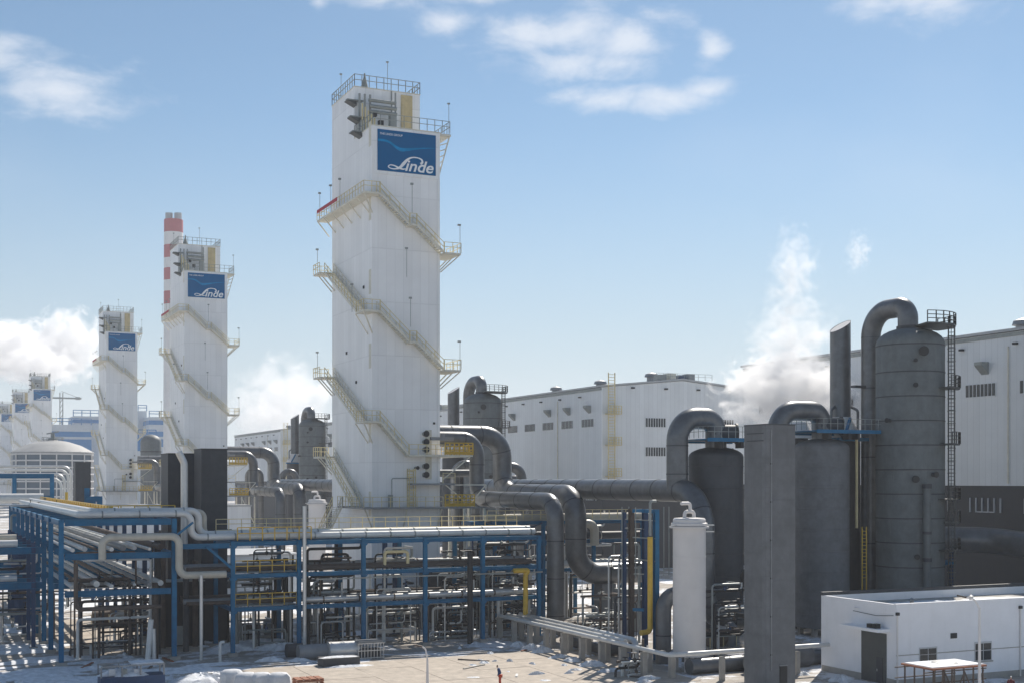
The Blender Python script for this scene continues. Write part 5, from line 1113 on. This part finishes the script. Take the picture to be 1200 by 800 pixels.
# ------------------------------------------------------------------ far background
cx_, cy_ = WX(204.5, 820), 820
cm = thing('striped_chimney', (cx_, cy_, 0), 'very tall red and white striped chimney behind the second tower', 'chimney')
hh = WZ(258, cx_, cy_); ys_ = [258, 273, 288, 303, 315, 329, 342, 357]
bands = [(WZ(ys_[k+1], cx_, cy_), WZ(ys_[k], cx_, cy_), ('chimney_red', 'chimney_white')[k % 2]) for k in range(7)] + [(0, WZ(357, cx_, cy_), 'chimney_white')]
for z0, z1, m in bands: MB().tube([(cx_, cy_, z0), (cx_, cy_, z1)], [6.3 - .5*z0/169, 6.3 - .5*z1/169], 28, caps=True).build('shaft', m, cm)
for s in (-1, 1): MB().tube([(cx_ + s*2.8*CS, cy_ - s*2.8*SN, hh), (cx_ + s*2.8*CS, cy_ - s*2.8*SN, WZ(250, cx_, cy_))], 2.3, 16).build('flue', 'roof_sheet', cm)
def far_block(px0, px1, py, Y, depth, stripes, label):
    x0, x1 = WX(px0, Y), WX(px1, Y); z = WZ(py, x0, Y); t = thing('plant_building', ((x0+x1)/2, Y, 0), label, 'building', 'blue and white plant buildings')
    prev = z
    for i, (p1, m) in enumerate(stripes):
        z1 = max(0, WZ(p1, x0, Y)); MB().box((x0 - .2*(i % 2), Y - .2*(i % 2), z1), (x1 + .2*(i % 2), Y + depth, prev)).build('storey', m, t); prev = z1
    rr = MB(); railing(rr, [(x0, Y, z), (x1, Y, z)], 4, 6, .5); rr.build('railing', 'bld_blue', t); return t
far_block(62, 108, 497, 860, 40, ((505, 'bld_pale'), (511, 'bld_blue'), (514, 'bld_pale'), (540, 'bld_blue'), (600, 'bld_pale')), 'blue and white striped plant building, left low block')
far_block(87, 117, 487, 905, 30, ((491, 'bld_pale'), (495, 'bld_blue'), (520, 'bld_pale'), (600, 'bld_pale')), 'blue and white striped plant building, taller block behind third tower')
far_block(176, 200, 488, 905, 30, ((492, 'bld_pale'), (497, 'bld_blue'), (505, 'bld_pale'), (511, 'bld_blue'), (514, 'bld_pale'), (523, 'bld_blue'), (600, 'bld_pale')), 'blue and white striped plant building between second and third towers')
far_block(163, 173, 481, 930, 20, ((600, 'bld_pale'),), 'slim pale tower block right of the third tower')
far_block(163, 184, 512, 700, 20, ((528, 'bld_blue'), (600, 'bld_pale')), 'low blue block at the right of the third tower')
fv = thing('round_vessel', (WX(178, 520), 520, 0), 'grey round vessel seen between second and third towers', 'vessel'); MB().lathe([(4, 0), (4, 32)] + dome(4, 32, 3)[1:], (WX(178, 520), 520, 0), 24).build('shell', 'vessel_grey', fv); MB().lathe([(4.08, 0), (4.08, .5)], (WX(178, 520), 520, 28), 24).build('ring', 'dark_clad', fv)
x, y = WX(73, 1000), 1000; tc_ = thing('tower_crane', (x, y, 0), 'tiny tower crane with level jib on the left horizon', 'crane'); zc = WZ(466, x, y)
m_ = MB()
for a in (-1, 1):
    for c in (-1, 1): m_.bar((x + a, y + c, 0), (x + a, y + c, zc + 4), .5)
for k in range(20): m_.bar((x - 1, y - 1, zc*k/20), (x + 1, y - 1, zc*(k+1)/20), .4)
m_.build('mast', 'rail_grey', tc_); MB().bar((x - 6, y, zc), (x + 14, y, zc), 1.2).bar((x, y, zc + 5), (x + 12, y, zc + .5), .3).build('jib', 'rail_grey', tc_); MB().box((x + 10, y - 1, zc - 1), (x + 13, y + 1, zc + 1)).build('counterweight', 'rail_grey', tc_)
# low far skyline of plant sheds
rn = random.Random(4)
for i in range(7):
    px = 240 + i * 24 + rn.uniform(-8, 8); Y = rn.uniform(1000, 1500); py = rn.uniform(538, 552); x0 = WX(px, Y); w = rn.uniform(25, 60); z = WZ(py, x0, Y)
    t = thing('far_shed', (x0, Y, 0), f'far pale plant shed on the horizon behind the towers', 'shed', 'far plant sheds on the horizon')
    MB().box((x0, Y, 0), (x0 + w, Y + 30, z)).build('wall', rn.choice(['bld_pale', 'hall_clad', 'roof_sheet']), t); MB().box((x0 - 1, Y - 1, z), (x0 + w + 1, Y + 31, z + 1.2)).build('roof', 'roof_sheet', t)

# ------------------------------------------------------------------ steam
def steam_material(name, dens, scale, lo, hi, amp=1.5, stretch=1.0):
    m = bpy.data.materials.new(name); m.use_nodes = True; nt = m.node_tree; nt.nodes.clear(); L = nt.links.new
    o = nt.nodes.new('ShaderNodeOutputMaterial'); pv = nt.nodes.new('ShaderNodeVolumePrincipled'); pv.inputs['Color'].default_value = (.995, .995, 1.0, 1); pv.inputs['Anisotropy'].default_value = 0.25
    tcn = nt.nodes.new('ShaderNodeTexCoord'); nn = nt.nodes.new('ShaderNodeTexNoise'); nn.inputs['Scale'].default_value = scale; nn.inputs['Detail'].default_value = 5; nn.inputs['Roughness'].default_value = .6; nn.inputs['Distortion'].default_value = .4
    st = nt.nodes.new('ShaderNodeMapping'); st.inputs['Scale'].default_value = (1, 1, stretch); L(tcn.outputs['Object'], st.inputs['Vector']); L(st.outputs[0], nn.inputs['Vector'])
    gr = nt.nodes.new('ShaderNodeTexGradient'); gr.gradient_type = 'QUADRATIC_SPHERE'; mp = nt.nodes.new('ShaderNodeMapping'); L(tcn.outputs['Object'], mp.inputs['Vector']); L(mp.outputs[0], gr.inputs['Vector'])
    a = nt.nodes.new('ShaderNodeMath'); a.operation = 'MULTIPLY'; a.inputs[1].default_value = amp
    g2 = nt.nodes.new('ShaderNodeMath'); g2.operation = 'POWER'; g2.inputs[1].default_value = .5; L(gr.outputs['Fac'], g2.inputs[0])
    sub = nt.nodes.new('ShaderNodeMath'); sub.operation = 'ADD'; L(g2.outputs[0], sub.inputs[0]); L(a.outputs[0], sub.inputs[1])
    nm = nt.nodes.new('ShaderNodeMath'); nm.operation = 'SUBTRACT'; L(nn.outputs['Fac'], nm.inputs[0]); nm.inputs[1].default_value = .5; L(nm.outputs[0], a.inputs[0])
    mr = nt.nodes.new('ShaderNodeMapRange'); mr.interpolation_type = 'SMOOTHSTEP'; mr.inputs['From Min'].default_value = lo; mr.inputs['From Max'].default_value = hi; mr.inputs['To Max'].default_value = dens; L(sub.outputs[0], mr.inputs['Value'])
    L(mr.outputs[0], pv.inputs['Density']); L(pv.outputs[0], o.inputs['Volume']); return m
def puff(loc, radii, mat, label, n=3):
    bm = bmesh.new(); bmesh.ops.create_icosphere(bm, subdivisions=n, radius=1.0); me = bpy.data.meshes.new('steam'); bm.to_mesh(me); bm.free(); me.materials.append(mat)
    o = bpy.data.objects.new('steam', me); C.objects.link(o); o.location = loc; o.scale = radii; tag(o, label, 'steam', kind='stuff'); return o
def at(px, py, d):
    l = (px - 600) / FPX * d; return Vector((SN * d + CS * l, CS * d - SN * l, CAM_H + (HOR - py) / FPX * d))
sA = steam_material('steam_near', .8, 3.4, .3, .8, 2.6); sB = steam_material('steam_wisp', .32, 3.0, .36, 1.05, 2.4, 1.7); sC = steam_material('steam_far', .075, 3.0, .2, .5, 2.2); sD = steam_material('steam_far_thin', .035, 2.8, .25, .8, 2.4)
for (px, py, d, rx, rz, m, lab) in ((916, 458, 176, 10.5, 7.4, sA, 'dense white steam low behind the square column'), (958, 470, 182, 7.5, 6.0, sA, 'white steam puff left of the slanted vent stack'), (928, 402, 172, 8.0, 11, sB, 'thin white steam rising above the pale hall roof'), (930, 318, 172, 4.6, 9, sB, 'faint steam wisp high above the vessels'), (1006, 296, 172, 2.6, 4.4, sB, 'small faint steam wisp above the vent stack')):
    puff(at(px, py, d), (rx, rx, rz), m, lab)
for (px, py, d, rx, rz, m, lab) in ((80, 405, 1150, 38, 40, sC, 'big rolling steam cloud left of the third tower'), (18, 410, 1200, 56, 34, sC, 'flat steam cloud at the left picture edge'), (45, 428, 1080, 34, 24, sC, 'lower steam bank behind the far white towers'), (335, 470, 1000, 50, 46, sD, 'soft steam plume between the two nearest towers'), (300, 490, 950, 30, 24, sD, 'soft steam low beside the second tower')):
    puff(at(px, py, d), (rx, rx, rz), m, lab)

# ------------------------------------------------------------------ hazy air
hm = bpy.data.materials.new('haze_air'); hm.use_nodes = True; nt = hm.node_tree; nt.nodes.clear()
ho = nt.nodes.new('ShaderNodeOutputMaterial'); hv = nt.nodes.new('ShaderNodeVolumePrincipled'); hv.inputs['Density'].default_value = 0.00018; hv.inputs['Color'].default_value = (.92, .95, 1.0, 1); hv.inputs['Anisotropy'].default_value = 0.2
nt.links.new(hv.outputs[0], ho.inputs['Volume']); MATS['haze_air'] = hm
hz = MB().box((-3500, -3500, -1), (3500, 3500, 200)).build('haze', 'haze_air', smooth=False); tag(hz, 'thin pale haze in the air over the whole plant', 'haze', kind='stuff')
